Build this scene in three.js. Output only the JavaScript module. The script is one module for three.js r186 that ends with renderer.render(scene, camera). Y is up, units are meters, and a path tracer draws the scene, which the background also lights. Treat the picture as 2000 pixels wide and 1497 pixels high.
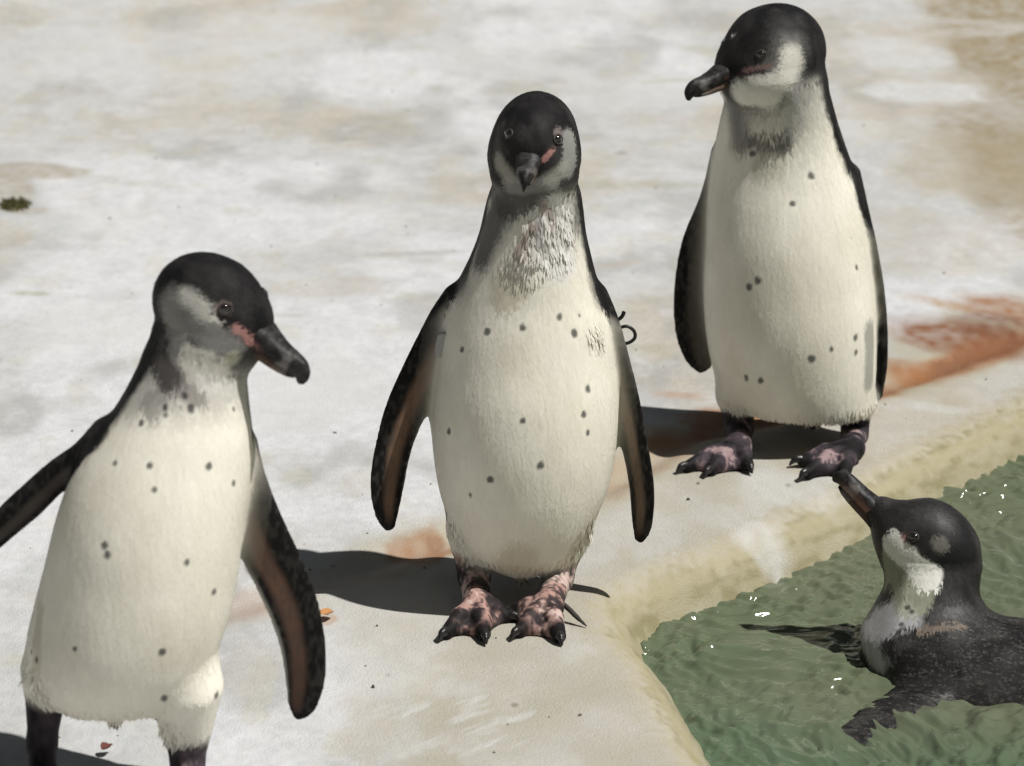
import * as THREE from 'three';

// ------------------------------------------------------------------ small maths (noise, ramps)
const V = (x, y, z) => new THREE.Vector3(x, y, z);
const mix3 = (a, b, t) => [a[0] + (b[0] - a[0]) * t, a[1] + (b[1] - a[1]) * t, a[2] + (b[2] - a[2]) * t];
const clamp = (x, a = 0, b = 1) => Math.min(b, Math.max(a, x));
const lerp = (a, b, t) => a + (b - a) * t;
const smooth = (a, b, x) => { const t = clamp((x - a) / (b - a)); return t * t * (3 - 2 * t); };
function rng(seed) { let s = seed >>> 0; return () => { s = (s + 0x6D2B79F5) | 0; let t = Math.imul(s ^ (s >>> 15), 1 | s); t = (t + Math.imul(t ^ (t >>> 7), 61 | t)) ^ t; return ((t ^ (t >>> 14)) >>> 0) / 4294967296; }; }
const RND = new Float32Array(65536); { const r = rng(11); for (let i = 0; i < 65536; i++) RND[i] = r() * 2 - 1; }
const h3 = (i, j, k) => RND[(Math.imul(i, 374761393) + Math.imul(j, 668265263) + Math.imul(k, 1274126177) >>> 8) & 65535];
function noise3(x, y, z) {
  const i = Math.floor(x), j = Math.floor(y), k = Math.floor(z); let u = x - i, v = y - j, w = z - k;
  u = u * u * (3 - 2 * u); v = v * v * (3 - 2 * v); w = w * w * (3 - 2 * w);
  const l = (a, b, t) => a + (b - a) * t;
  return l(l(l(h3(i, j, k), h3(i + 1, j, k), u), l(h3(i, j + 1, k), h3(i + 1, j + 1, k), u), v), l(l(h3(i, j, k + 1), h3(i + 1, j, k + 1), u), l(h3(i, j + 1, k + 1), h3(i + 1, j + 1, k + 1), u), v), w);
}
function fbm(x, y, z, n = 4) { let a = 0, s = 1, t = 0; for (let i = 0; i < n; i++) { a += s * noise3(x, y, z); t += s; s *= 0.5; x = x * 2.03 + 7.1; y = y * 2.03 + 3.7; z = z * 2.03 + 1.3; } return a / t; }
// ------------------------------------------------------------------ camera, sky, sun, exposure
const scene = new THREE.Scene();
const FPX = 7120, PITCH = THREE.MathUtils.degToRad(17.3), EYE = new THREE.Vector3(0, 1.25, 3.3);
const camera = new THREE.PerspectiveCamera(2 * THREE.MathUtils.radToDeg(Math.atan(748.5 / FPX)), 2000 / 1497, 0.05, 400);
camera.position.copy(EYE);
camera.rotation.set(-PITCH, 0, 0);
camera.focus = 3.5;
camera.userData.fStop = 9;
camera.updateMatrixWorld();
const renderer = new THREE.WebGLRenderer({ antialias: true });
renderer.toneMapping = THREE.LinearToneMapping;
renderer.toneMappingExposure = 1.2;
renderer.shadowMap.enabled = true;
const SUN = new THREE.Vector3(0.46, 0.87, 0.15).normalize();
{                                                                     // a hazy summer sky with thin scattered cloud, even all round
  const W = 512, H = 256, d = new Float32Array(W * H * 4);
  for (let j = 0; j < H; j++) for (let i = 0; i < W; i++) {
    const el = ((j + 0.5) / H - 0.5) * Math.PI, az = (i + 0.5) / W * 2 * Math.PI, y = Math.sin(el), c = Math.cos(el), x = c * Math.cos(az), z = c * Math.sin(az);
    const up = Math.max(0, y), hz = Math.exp(-up * 6), cl = 0.6 * smooth(0.02, 0.4, fbm(x / (up + 0.25) * 1.3, z / (up + 0.25) * 1.3, 4, 4)) * smooth(0.02, 0.2, up);
    const b = [lerp(0.026, 0.56, hz), lerp(0.032, 0.56, hz), lerp(0.042, 0.53, hz)], k = (j * W + i) * 4;
    for (let q = 0; q < 3; q++) d[k + q] = y < 0 ? [0.13, 0.125, 0.11][q] : lerp(b[q], [0.16, 0.157, 0.15][q], cl);
    d[k + 3] = 1;
  }
  const t = new THREE.DataTexture(d, W, H, THREE.RGBAFormat, THREE.FloatType); t.mapping = THREE.EquirectangularReflectionMapping; t.magFilter = THREE.LinearFilter; t.needsUpdate = true;
  scene.background = t; scene.environment = t;
}
const sun = new THREE.DirectionalLight(new THREE.Color(1, 0.975, 0.935), 4.1);
sun.name = 'sun';
sun.position.copy(SUN).multiplyScalar(8);
sun.castShadow = true;
sun.shadow.radius = 1.6;
sun.shadow.mapSize.set(2048, 2048);
Object.assign(sun.shadow.camera, { left: -3, right: 3, top: 3, bottom: -3, near: 0.1, far: 20 });
scene.add(sun, sun.target);

// a picture coordinate (of a 2000 x 1497 frame) as a direction, then as a point on an upright plane or on a level
const FW = V(0, -Math.sin(PITCH), -Math.cos(PITCH)), UPV = V(0, Math.cos(PITCH), -Math.sin(PITCH));
const ray = (px, py) => V((px - 1000) / FPX, 0, 0).addScaledVector(UPV, (748.5 - py) / FPX).add(FW);
const onPlane = (px, py, z) => { const d = ray(px, py); return d.multiplyScalar((z - EYE.z) / d.z).add(EYE); };
const onLevel = (px, py, y = 0) => { const d = ray(px, py); return d.multiplyScalar((y - EYE.y) / d.y).add(EYE); };
const pxPerM = (p) => FPX / p.clone().sub(EYE).dot(FW);
const used = {};
function numbered(n) { used[n] = (used[n] || 0) + 1; return used[n] === 1 ? n : `${n}_${String(used[n] - 1).padStart(3, '0')}`; }
function part(name, geometry, material, parent) {
  const m = new THREE.Mesh(geometry, material); m.name = numbered(name); m.castShadow = m.receiveShadow = true; (parent || scene).add(m); return m;
}
function tag(o, label, category, group, kind) {
  if (label) o.userData.label = label; if (category) o.userData.category = category;
  if (group) o.userData.group = group; if (kind) o.userData.kind = kind; return o;
}
function dataTexture(w, h, fill, srgb) {
  const t = new THREE.DataTexture(fill, w, h, THREE.RGBAFormat); t.magFilter = THREE.LinearFilter; t.minFilter = THREE.LinearMipmapLinearFilter; t.generateMipmaps = true;
  if (srgb) t.colorSpace = THREE.SRGBColorSpace; t.needsUpdate = true; return t;
}
const toS = (c) => c <= 0.0031308 ? 12.92 * c : 1.055 * Math.pow(c, 1 / 2.4) - 0.055;
const sr = (r, g, b) => [r, g, b].map((v) => { v /= 255; return v <= 0.04045 ? v / 12.92 : Math.pow((v + 0.055) / 1.055, 2.4); });

// ------------------------------------------------------------------ ground and pool
const WATER_Y = -0.04;
// the water line of the pool, clockwise, and the gutter behind the coping
const POOL = [[2600, 620], [2000, 885], [1840, 968], [1700, 1046], [1560, 1112], [1420, 1172], [1310, 1216], [1266, 1238], [1250, 1262], [1264, 1304], [1302, 1362], [1344, 1430], [1386, 1500], [1450, 1620], [1640, 2000]].map(([x, y]) => { const p = onLevel(x, y, WATER_Y); return [p.x, p.z]; });
POOL.push([4.5, 2.4], [4.5, -1.0]);
const GUTTER = [[2500, 470], [2000, 655], [1860, 706], [1740, 748], [1600, 795], [1480, 822], [1350, 850], [1190, 945], [1030, 1010], [900, 1052], [770, 1085], [560, 1150], [300, 1240], [-300, 1420]].map(([x, y]) => { const p = onLevel(x, y, 0); return [p.x, p.z]; });
function segDist(x, z, a, b) { const dx = b[0] - a[0], dz = b[1] - a[1]; const t = clamp(((x - a[0]) * dx + (z - a[1]) * dz) / (dx * dx + dz * dz)); return Math.hypot(x - a[0] - dx * t, z - a[1] - dz * t); }
function poolDist(x, z) {             // metres outside the water line, negative inside
  let d = 1e9, inside = false; const n = POOL.length;
  for (let i = 0, j = n - 1; i < n; j = i++) {
    const a = POOL[j], b = POOL[i]; d = Math.min(d, segDist(x, z, a, b));
    if ((a[1] > z) !== (b[1] > z) && x < (b[0] - a[0]) * (z - a[1]) / (b[1] - a[1]) + a[0]) inside = !inside;
  }
  return inside ? -d : d;
}
function gutterDist(x, z) { let d = 1e9; for (let i = 0; i + 1 < GUTTER.length; i++) d = Math.min(d, segDist(x, z, GUTTER[i], GUTTER[i + 1])); return d; }
function groundY(x, z) {
  const near = x > -3 && x < 6 && z > -5 && z < 4;
  let y = 0.004 * fbm(x * 3, z * 3, 5, 3) * smooth(0.05, 0.4, 1) + 0.0012 * noise3(x * 22, z * 22, 2);
  y += 0.30 * smooth(-2.1, -6, z + 0.5 * x) ;
  if (!near) return y;
  const d = poolDist(x, z) + 0.003 * noise3(x * 14, z * 14, 9) + 0.0012 * noise3(x * 70, z * 70, 4);
  const k = gutterDist(x, z);
  y -= 0.008 * Math.exp(-((k / 0.022) ** 2)) * smooth(-0.45, -0.05, x);
  if (d > 0) { const t = clamp(d / 0.055); y = lerp(WATER_Y, y, lerp(1 - (1 - t) * (1 - t), Math.sqrt(1 - (1 - t) * (1 - t)), 0.3)); }
  else y = WATER_Y - 0.25 * smooth(0.02, 0.4, -d) - 0.10 * clamp(-d / 0.1);
  return y;
}
function gridLines(lo, hi, step, ends, growth = 1.22) {
  const a = []; for (let v = lo; v <= hi + 1e-9; v += step) a.push(v);
  let s = step, v = lo; while (v > -ends) { s *= growth; v -= s; a.unshift(v); } s = step; v = a[a.length - 1]; while (v < ends) { s *= growth; v += s; a.push(v); } return a;
}
function sheet(xs, zs, height, uvOf) {
  const nx = xs.length, nz = zs.length, P = new Float32Array(nx * nz * 3), U = new Float32Array(nx * nz * 2), I = [];
  for (let j = 0; j < nz; j++) for (let i = 0; i < nx; i++) {
    const k = j * nx + i; P.set([xs[i], height(xs[i], zs[j]), zs[j]], k * 3); U.set(uvOf(xs[i], zs[j]), k * 2);
    if (i + 1 < nx && j + 1 < nz) I.push(k, k + nx, k + 1, k + 1, k + nx, k + nx + 1);
  }
  const g = new THREE.BufferGeometry(); g.setAttribute('position', new THREE.BufferAttribute(P, 3)); g.setAttribute('uv', new THREE.BufferAttribute(U, 2)); g.setIndex(I); g.computeVertexNormals(); return g;
}
const GX0 = -1.15, GX1 = 1.15, GZ0 = -3.3, GZ1 = 0.95;
function groundTexture() {
  const W = 1152, H = 1600, C = new Float32Array(W * H * 3), data = new Uint8Array(W * H * 4);
  const pale = sr(211, 212, 211), white = sr(230, 231, 233), tan = sr(202, 193, 178), grey = sr(182, 182, 179), algae = sr(160, 151, 112), ochre = sr(190, 180, 150), rust = sr(170, 114, 66), rustDark = sr(128, 76, 42);
  const mixTo = (k, c, a) => { C[k] += (c[0] - C[k]) * a; C[k + 1] += (c[1] - C[k + 1]) * a; C[k + 2] += (c[2] - C[k + 2]) * a; };
  for (let j = 0; j < H; j++) {
    const z = lerp(GZ0, GZ1, (j + 0.5) / H);
    for (let i = 0; i < W; i++) {
      const x = lerp(GX0, GX1, (i + 0.5) / W), k = (j * W + i) * 3;
      C[k] = pale[0]; C[k + 1] = pale[1]; C[k + 2] = pale[2];
      const n1 = fbm(x * 4.2, z * 3.0, 1, 4), n2 = fbm(x * 9, z * 5, 21, 3), n3 = noise3(x * 160, z * 120, 3), n4 = fbm(x * 26, z * 14, 31, 3);
      mixTo(k, white, 0.9 * smooth(0.02, 0.35, n1)); mixTo(k, tan, 0.75 * smooth(0.05, 0.5, -n1 + 0.35 * n2));
      mixTo(k, grey, 0.6 * smooth(0.15, 0.5, n2)); mixTo(k, ochre, 0.25 * smooth(0.15, 0.6, n4)); mixTo(k, white, 0.35 * smooth(0.18, 0.5, -n4));
      const n5 = noise3(x * 52 + 4, z * 40, 14); const m = 1 + 0.07 * n3 + 0.07 * n4 + 0.06 * n5; C[k] *= m; C[k + 1] *= m; C[k + 2] *= m;
      if (x > -0.9 && z > -1.6) {
        const d = poolDist(x, z), gd = gutterDist(x, z);
        const dd = d + 0.02 * n4 + 0.01 * n3 + 0.012 * n2;                                     // algae on the wet slope
        const cop = smooth(0.34, 0.26, d + 0.02 * n2) * smooth(-0.02, 0.02, gd); mixTo(k, sr(198, 192, 176), 0.55 * cop); mixTo(k, sr(180, 172, 148), 0.4 * cop * smooth(0.0, 0.4, n2 + 0.5 * n4));
        if (d < 0.25) {
          const along = fbm((x - z) * 30, (x + z) * 30, d * 190, 4); mixTo(k, ochre, 0.6 * smooth(0.075, 0.04, dd)); mixTo(k, algae, (0.65 + 0.5 * along) * smooth(0.045, 0.02, dd)); mixTo(k, sr(122, 114, 78), 0.3 * smooth(0.0, 0.4, along + 0.3 * n4) * smooth(0.042, 0.03, dd));
          mixTo(k, sr(186, 176, 140), 0.55 * smooth(0.012, 0.02, d + 0.004 * n3) * smooth(0.034, 0.024, d + 0.004 * n3));
          if (d < 0.01) { const f1 = fbm(x * 22, z * 22, 71, 4), f2 = fbm(x * 60, z * 60, 72, 2); mixTo(k, mix3(mix3(sr(130, 150, 104), sr(58, 92, 60), smooth(-0.2, 0.3, f1)), sr(204, 206, 166), 0.9 * smooth(0.05, 0.4, f2 - 0.5 * f1)), smooth(0.0, -0.06, d + 0.012 * n4)); }
        }
        const px = smooth(-0.32, -0.1, x + 0.1 * n2);                                           // rust along the gutter
        const gg = gd + 0.018 * n4 + 0.012 * n2;
        mixTo(k, ochre, 0.6 * px * smooth(0.075, 0.02, gg)); 
        const q = smooth(-0.1, 0.35, fbm(x * 7, z * 7, 77, 3) + 0.15 + 0.35 * smooth(0.1, 0.45, x));
        mixTo(k, rust, 0.85 * px * q * smooth(0.045, 0.012, gg)); mixTo(k, rustDark, 0.6 * px * q * smooth(0.022, 0.0, gg + 0.01 * n3) * smooth(0.1, 0.4, x));
      }
    }
  }
  // single stains, lime streaks and worn patches, given where they lie
  const blob = (px, py, rx, ry, col, alpha, turn = 0, rag = 0.45, soft = 0.5) => {
    const p = onLevel(px, py), s = pxPerM(p), a = rx / s, b = ry / (s * 0.3), R = Math.max(a, b) * 1.6, c = Math.cos(turn), n = Math.sin(turn);
    const i0 = Math.max(0, Math.floor((p.x - R - GX0) / (GX1 - GX0) * W)), i1 = Math.min(W - 1, Math.ceil((p.x + R - GX0) / (GX1 - GX0) * W));
    const j0 = Math.max(0, Math.floor((p.z - R - GZ0) / (GZ1 - GZ0) * H)), j1 = Math.min(H - 1, Math.ceil((p.z + R - GZ0) / (GZ1 - GZ0) * H));
    for (let j = j0; j <= j1; j++) for (let i = i0; i <= i1; i++) {
      const x = lerp(GX0, GX1, (i + 0.5) / W) - p.x, z = lerp(GZ0, GZ1, (j + 0.5) / H) - p.z, X = (x * c + z * n) / a, Z = (z * c - x * n) / b;
      const q = Math.hypot(X, Z) + rag * fbm(X * 1.7 + px, Z * 1.7 + py, 3, 4);
      if (q < 1) mixTo((j * W + i) * 3, col, alpha * smooth(1, 1 - soft, q) * (0.85 + 0.3 * noise3(x * 90, z * 60, 8)));
    }
  };
  const brown = sr(164, 148, 116), lime = sr(226, 227, 226), dark = sr(90, 84, 70), moss = sr(88, 84, 48);
  blob(1970, 50, 240, 330, brown, 0.95, 0, 0.35, 0.35); blob(2000, 350, 170, 300, brown, 0.75, 0, 0.4, 0.6); blob(1900, 330, 190, 120, sr(190, 180, 158), 0.6); blob(2020, 320, 130, 150, brown, 0.6); blob(1830, 180, 150, 42, lime, 0.9, 0.05, 0.4, 0.4); blob(1760, 110, 130, 60, lime, 0.7, 0, 0.5, 0.5); blob(1680, 250, 90, 40, lime, 0.55);
  blob(1850, 480, 170, 90, tan, 0.45); blob(1220, 180, 260, 60, lime, 0.6, -0.3); blob(60, 335, 130, 26, brown, 0.6, 0.0, 0.4, 0.4); blob(10, 375, 60, 40, brown, 0.6); blob(28, 397, 46, 14, moss, 0.6, 0, 0.5, 0.9); blob(500, 90, 260, 50, lime, 0.5, -1.0); blob(200, 640, 260, 70, lime, 0.45); blob(640, 760, 200, 60, lime, 0.6); blob(1230, 560, 120, 40, lime, 0.5); blob(1000, 120, 200, 50, lime, 0.4); blob(60, 412, 60, 12, brown, 0.5);
  blob(380, 590, 0.1, 0.1, tan, 0); blob(820, 495, 110, 9, grey, 0.6); blob(800, 520, 190, 8, lime, 0.7); blob(100, 480, 130, 12, grey, 0.35); blob(60, 575, 60, 8, sr(160, 160, 110), 0.5); blob(120, 790, 120, 22, grey, 0.25);
  blob(650, 560, 160, 26, tan, 0.5); blob(1215, 300, 16, 9, dark, 0.5, 0, 0.3, 0.8); blob(600, 800, 150, 60, lime, 0.6); blob(240, 430, 200, 40, lime, 0.35); blob(300, 130, 340, 90, lime, 0.4, -0.9); blob(700, 950, 70, 30, tan, 0.45); blob(760, 60, 160, 40, tan, 0.35);
  blob(820, 1070, 75, 36, rust, 0.75, -0.2, 0.6); blob(850, 1055, 30, 14, rustDark, 0.4); blob(1280, 690, 50, 22, ochre, 0.4); blob(640, 1208, 26, 14, sr(184, 140, 88), 0.6); blob(1560, 800, 130, 26, rust, 0.85, -0.1, 0.6); blob(1390, 815, 90, 22, rust, 0.8, 0.3, 0.6);
  blob(1850, 596, 150, 16, sr(186, 146, 96), 0.7, 0.75, 0.3, 0.9); blob(1990, 610, 190, 34, rust, 0.9, 0.8, 0.3, 0.8); blob(1870, 662, 250, 42, sr(146, 92, 54), 0.95, 0.82, 0.3, 0.7); blob(1940, 640, 150, 32, rustDark, 0.9, 0.82, 0.35, 0.7); blob(1770, 720, 150, 24, rust, 0.85, 0.82, 0.3, 0.8); blob(1600, 795, 150, 26, rust, 0.9, 0.75, 0.3, 0.7); blob(1420, 812, 100, 20, rust, 0.8, 0.6, 0.3, 0.8); blob(1330, 770, 80, 12, sr(190, 140, 90), 0.5, 0.5, 0.4, 0.8);
  blob(1560, 950, 150, 40, lime, 0.35); blob(1480, 1040, 90, 30, lime, 0.6, -0.4); blob(700, 1330, 110, 70, lime, 0.3); blob(720, 1410, 90, 70, tan, 0.5); blob(480, 1300, 90, 60, tan, 0.3);
  const r = rng(5); for (let i = 0; i < 26; i++) blob(740 + r() * 290, 1370 + r() * 120, 20 + r() * 50, 1.6 + r() * 5, lime, 0.3 + 0.3 * r(), -0.95 + 0.15 * r(), 0.5, 0.6);   // scratches in the film of lime
  for (let i = 0; i < 60; i++) blob(r() * 2000, 30 + r() * 1450, 3 + r() * 4, 2 + r() * 2, dark, 0.35 + 0.3 * r(), 0, 0.5, 0.8);
  for (let i = 0; i < 90; i++) { const py = r() * r() * 900; blob(r() * 2000, py, 60 + r() * 150, 5 + r() * 14, r() < 0.5 ? lime : r() < 0.6 ? tan : sr(176, 172, 142), 0.15 + 0.3 * r(), -0.5 + r(), 0.7, 0.7); }
  blob(1005, 1380, 9, 5, dark, 0.8, 0, 0.3, 0.6); blob(1540, 948, 9, 5, dark, 0.6, 0, 0.3, 0.6);
  for (let k = 0; k < W * H; k++) { for (let c = 0; c < 3; c++) data[k * 4 + c] = Math.round(255 * clamp(toS(C[k * 3 + c] * 0.70))); data[k * 4 + 3] = 255; }
  const t = dataTexture(W, H, data, true); t.wrapS = t.wrapT = THREE.MirroredRepeatWrapping; return t;
}
function grainTexture(size = 512) {
  const data = new Uint8Array(size * size * 4);
  for (let j = 0; j < size; j++) for (let i = 0; i < size; i++) {
    const u = i / size * Math.PI * 2, v = j / size * Math.PI * 2, a = Math.cos(u) * 9, b = Math.sin(u) * 9, c = Math.cos(v) * 9, d = Math.sin(v) * 9;
    const n = 0.5 * fbm(a + c * 1.3, b + d * 1.3, a - d, 4) + 0.35 * noise3(i * 0.45, j * 0.45, 1) + 0.3 * fbm(b * 3 + c, d * 3, a * 2, 2);
    const q = Math.round(255 * clamp(0.5 + 0.5 * n)); data.set([q, q, q, 255], (j * size + i) * 4);
  }
  const t = dataTexture(size, size, data); t.wrapS = t.wrapT = THREE.RepeatWrapping; return t;
}
const GRAIN = grainTexture();
{
  const grain = GRAIN.clone(); grain.repeat.set((GX1 - GX0) / 0.16, (GZ1 - GZ0) / 0.16); grain.needsUpdate = true;
  const mat = new THREE.MeshStandardMaterial({ name: 'concrete', map: groundTexture(), bumpMap: grain, bumpScale: 0.0013, roughness: 0.78 });
  const g = sheet(gridLines(-1.2, 1.2, 0.0075, 150), gridLines(-1.7, 0.9, 0.0075, 150), groundY, (x, z) => [(x - GX0) / (GX1 - GX0), (z - GZ0) / (GZ1 - GZ0)]);
  tag(part('ground', g, mat), 'pale worn concrete terrace with a rounded pool edge, lime streaks and rust stains', 'ground', null, 'structure');
}
function waterTexture() {                                          // the water's own tint: a little more or less algae, in broad soft clouds
  const N = 256, data = new Uint8Array(N * N * 4), a = [0.15, 0.188, 0.112], b = [0.18, 0.20, 0.128], c = [0.09, 0.188, 0.112];
  for (let j = 0; j < N; j++) for (let i = 0; i < N; i++) {
    const x = 0.1 + 0.75 * i / N, z = -0.75 + 1.5 * j / N, q = mix3(mix3(a, b, clamp(0.5 + fbm(x * 6, z * 6, 33, 3))), c, 0.8 * smooth(0.05, 0.5, z + 0.2 * fbm(x * 5, z * 5, 3, 2))), k = (j * N + i) * 4;
    for (let e = 0; e < 3; e++) data[k + e] = Math.round(255 * clamp(toS(q[e]))); data[k + 3] = 255;
  }
  const t = dataTexture(N, N, data, true); t.wrapS = t.wrapT = THREE.MirroredRepeatWrapping; return t;
}
{
  const c4 = onLevel(1760, 1290, WATER_Y), cw = onLevel(1700, 1440, WATER_Y), ce = onLevel(2000, 1480, WATER_Y);
  const wr = rng(23), waves = []; for (let i = 0; i < 24; i++) { const l = 0.0085 + 0.030 * Math.pow(wr(), 1.8), a = (i % 3 ? -0.2 : 1.5) + (wr() - 0.5) * 1.5, k = 2 * Math.PI / l; waves.push([Math.cos(a) * k, Math.sin(a) * k, 6.28 * wr(), (0.088 + 0.06 * wr()) / k]); }
  const h = (x, z) => {
    const wx = x + 0.07 * fbm(x * 6, z * 6, 3, 1) + 0.006 * noise3(x * 30, z * 30, 4), wz = z + 0.07 * fbm(x * 6, z * 6, 13, 1) + 0.006 * noise3(x * 30, z * 30, 14), calm = 0.55 + 0.9 * clamp(0.5 + fbm(x * 8, z * 8, 91, 2));
    let y = 0.0022 * fbm(wx * 16, wz * 20, 1, 2) + 0.0006 * fbm(wx * 150, wz * 150, 8, 2);
    for (const [kx, kz, p, a] of waves) y += calm * a * Math.sin(kx * wx + kz * wz + p);
    const r = Math.hypot(wx - c4.x + 0.05, wz - c4.z); y += 0.0016 * Math.sin(r * 2 * Math.PI / 0.026) * Math.exp(-r * 4.5) * smooth(0.03, 0.09, r);
    const e = Math.hypot(x - ce.x, (z - ce.z)) / 0.22, e2 = Math.hypot(x - cw.x, z - cw.z) / 0.16; y += (0.005 * Math.exp(-e * e) + 0.0015 * Math.exp(-e2 * e2)) * fbm(wx * 60, wz * 60, 17, 3);
    const far = smooth(1.2, 3, Math.hypot(x - 0.4, z)); return WATER_Y + y * (1 - far);
  };
  const mat = new THREE.MeshPhysicalMaterial({ name: 'pool_water', map: waterTexture(), roughness: 0.1, ior: 1.33, transmission: 0.35, thickness: 0, side: THREE.DoubleSide });
  const xs = gridLines(0.1, 0.62, 0.0018, 0.1).filter((x) => x > 0.05 && x < 4.45), zs = gridLines(-0.75, 0.6, 0.0018, 0.6).filter((z) => z > -1.4 && z < 2.35);
  while (xs[xs.length - 1] < 4) xs.push(xs[xs.length - 1] + 0.08); while (zs[zs.length - 1] < 2.3) zs.push(zs[zs.length - 1] + 0.08); while (zs[0] > -1.3) zs.unshift(zs[0] - 0.05);
  tag(part('pool_water', sheet(xs, zs, h, (x, z) => [(x - 0.1) / 0.75, (z + 0.75) / 1.5]), mat), 'rippling murky green pool water beside the concrete edge', 'water', null, 'structure');
}

// ------------------------------------------------------------------ implicit bodies
const S = { t: 0, u: 0, w: 0 };                                   // where on a loft the last query landed
function catmull(st, n) {
  const out = [], m = st.length;
  for (let i = 0; i < m - 1; i++) for (let k = 0; k < n; k++) {
    const t = k / n, a = st[Math.max(0, i - 1)], b = st[i], c = st[i + 1], d = st[Math.min(m - 1, i + 2)];
    out.push(b.map((_, q) => { const v = 0.5 * (2 * b[q] + (c[q] - a[q]) * t + (2 * a[q] - 5 * b[q] + 4 * c[q] - d[q]) * t * t + (3 * b[q] - a[q] - 3 * c[q] + d[q]) * t * t * t); return q >= 3 && q < 6 ? Math.max(v, Math.min(b[q], c[q]) * 0.7) : v; }));
  }
  out.push(st[m - 1].slice()); return out;
}
// a loft: stations [x, y, z, half width, front depth, back depth, lx, ly, lz] with the lateral direction l
function loft(stations, n = 3) {
  const st = catmull(stations, n), segs = [];
  for (let i = 0; i + 1 < st.length; i++) {
    const a = st[i], b = st[i + 1], T = V(b[0] - a[0], b[1] - a[1], b[2] - a[2]), len = T.length(); if (len < 1e-7) continue; T.divideScalar(len);
    const L = V(a[6] + b[6], a[7] + b[7], a[8] + b[8]); L.addScaledVector(T, -L.dot(T)).normalize(); const F = T.clone().cross(L).multiplyScalar(-1);
    segs.push([a, b, T.x, T.y, T.z, len, L.x, L.y, L.z, F.x, F.y, F.z, i / (st.length - 1), 1 / (st.length - 1)]);
  }
  const ns = segs.length;
  const f = (x, y, z) => {
    let best = 1e9, bt = 0, bu = 0, bw = 0;
    for (let i = 0; i < ns; i++) {
      const s = segs[i], a = s[0], b = s[1], qx = x - a[0], qy = y - a[1], qz = z - a[2];
      const al = qx * s[2] + qy * s[3] + qz * s[4]; let t = al / s[5], ax = 0;
      if (t < 0) { if (i > 0 && t < -1.2) continue; ax = -al; t = 0; } else if (t > 1) { if (i < ns - 1 && t > 2.2) continue; ax = al - s[5]; t = 1; }
      const cx = qx - s[2] * al, cy = qy - s[3] * al, cz = qz - s[4] * al;
      const u = cx * s[6] + cy * s[7] + cz * s[8], w = cx * s[9] + cy * s[10] + cz * s[11];
      const A = a[3] + (b[3] - a[3]) * t, D = w > 0 ? a[4] + (b[4] - a[4]) * t : a[5] + (b[5] - a[5]) * t, m = Math.min(A, D);
      const U = u / A, Wn = w / D, X = ax / m, k2 = U * U + Wn * Wn + X * X, k = Math.sqrt(k2);
      let d; if (k < 0.35) d = (k - 1) * m; else { const g = Math.sqrt(U * U / (A * A) + Wn * Wn / (D * D) + X * X / (m * m)); d = (k - 1) * k / g; }
      if (d < best) { best = d; bt = s[12] + s[13] * t; bu = U; bw = Wn; }
    }
    S.t = bt; S.u = bu; S.w = bw; return best;
  };
  f.box = new THREE.Box3(); for (const s of st) { const r = Math.max(s[3], s[4], s[5]); f.box.expandByPoint(V(s[0] - r, s[1] - r, s[2] - r)); f.box.expandByPoint(V(s[0] + r, s[1] + r, s[2] + r)); }
  return f;
}
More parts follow.
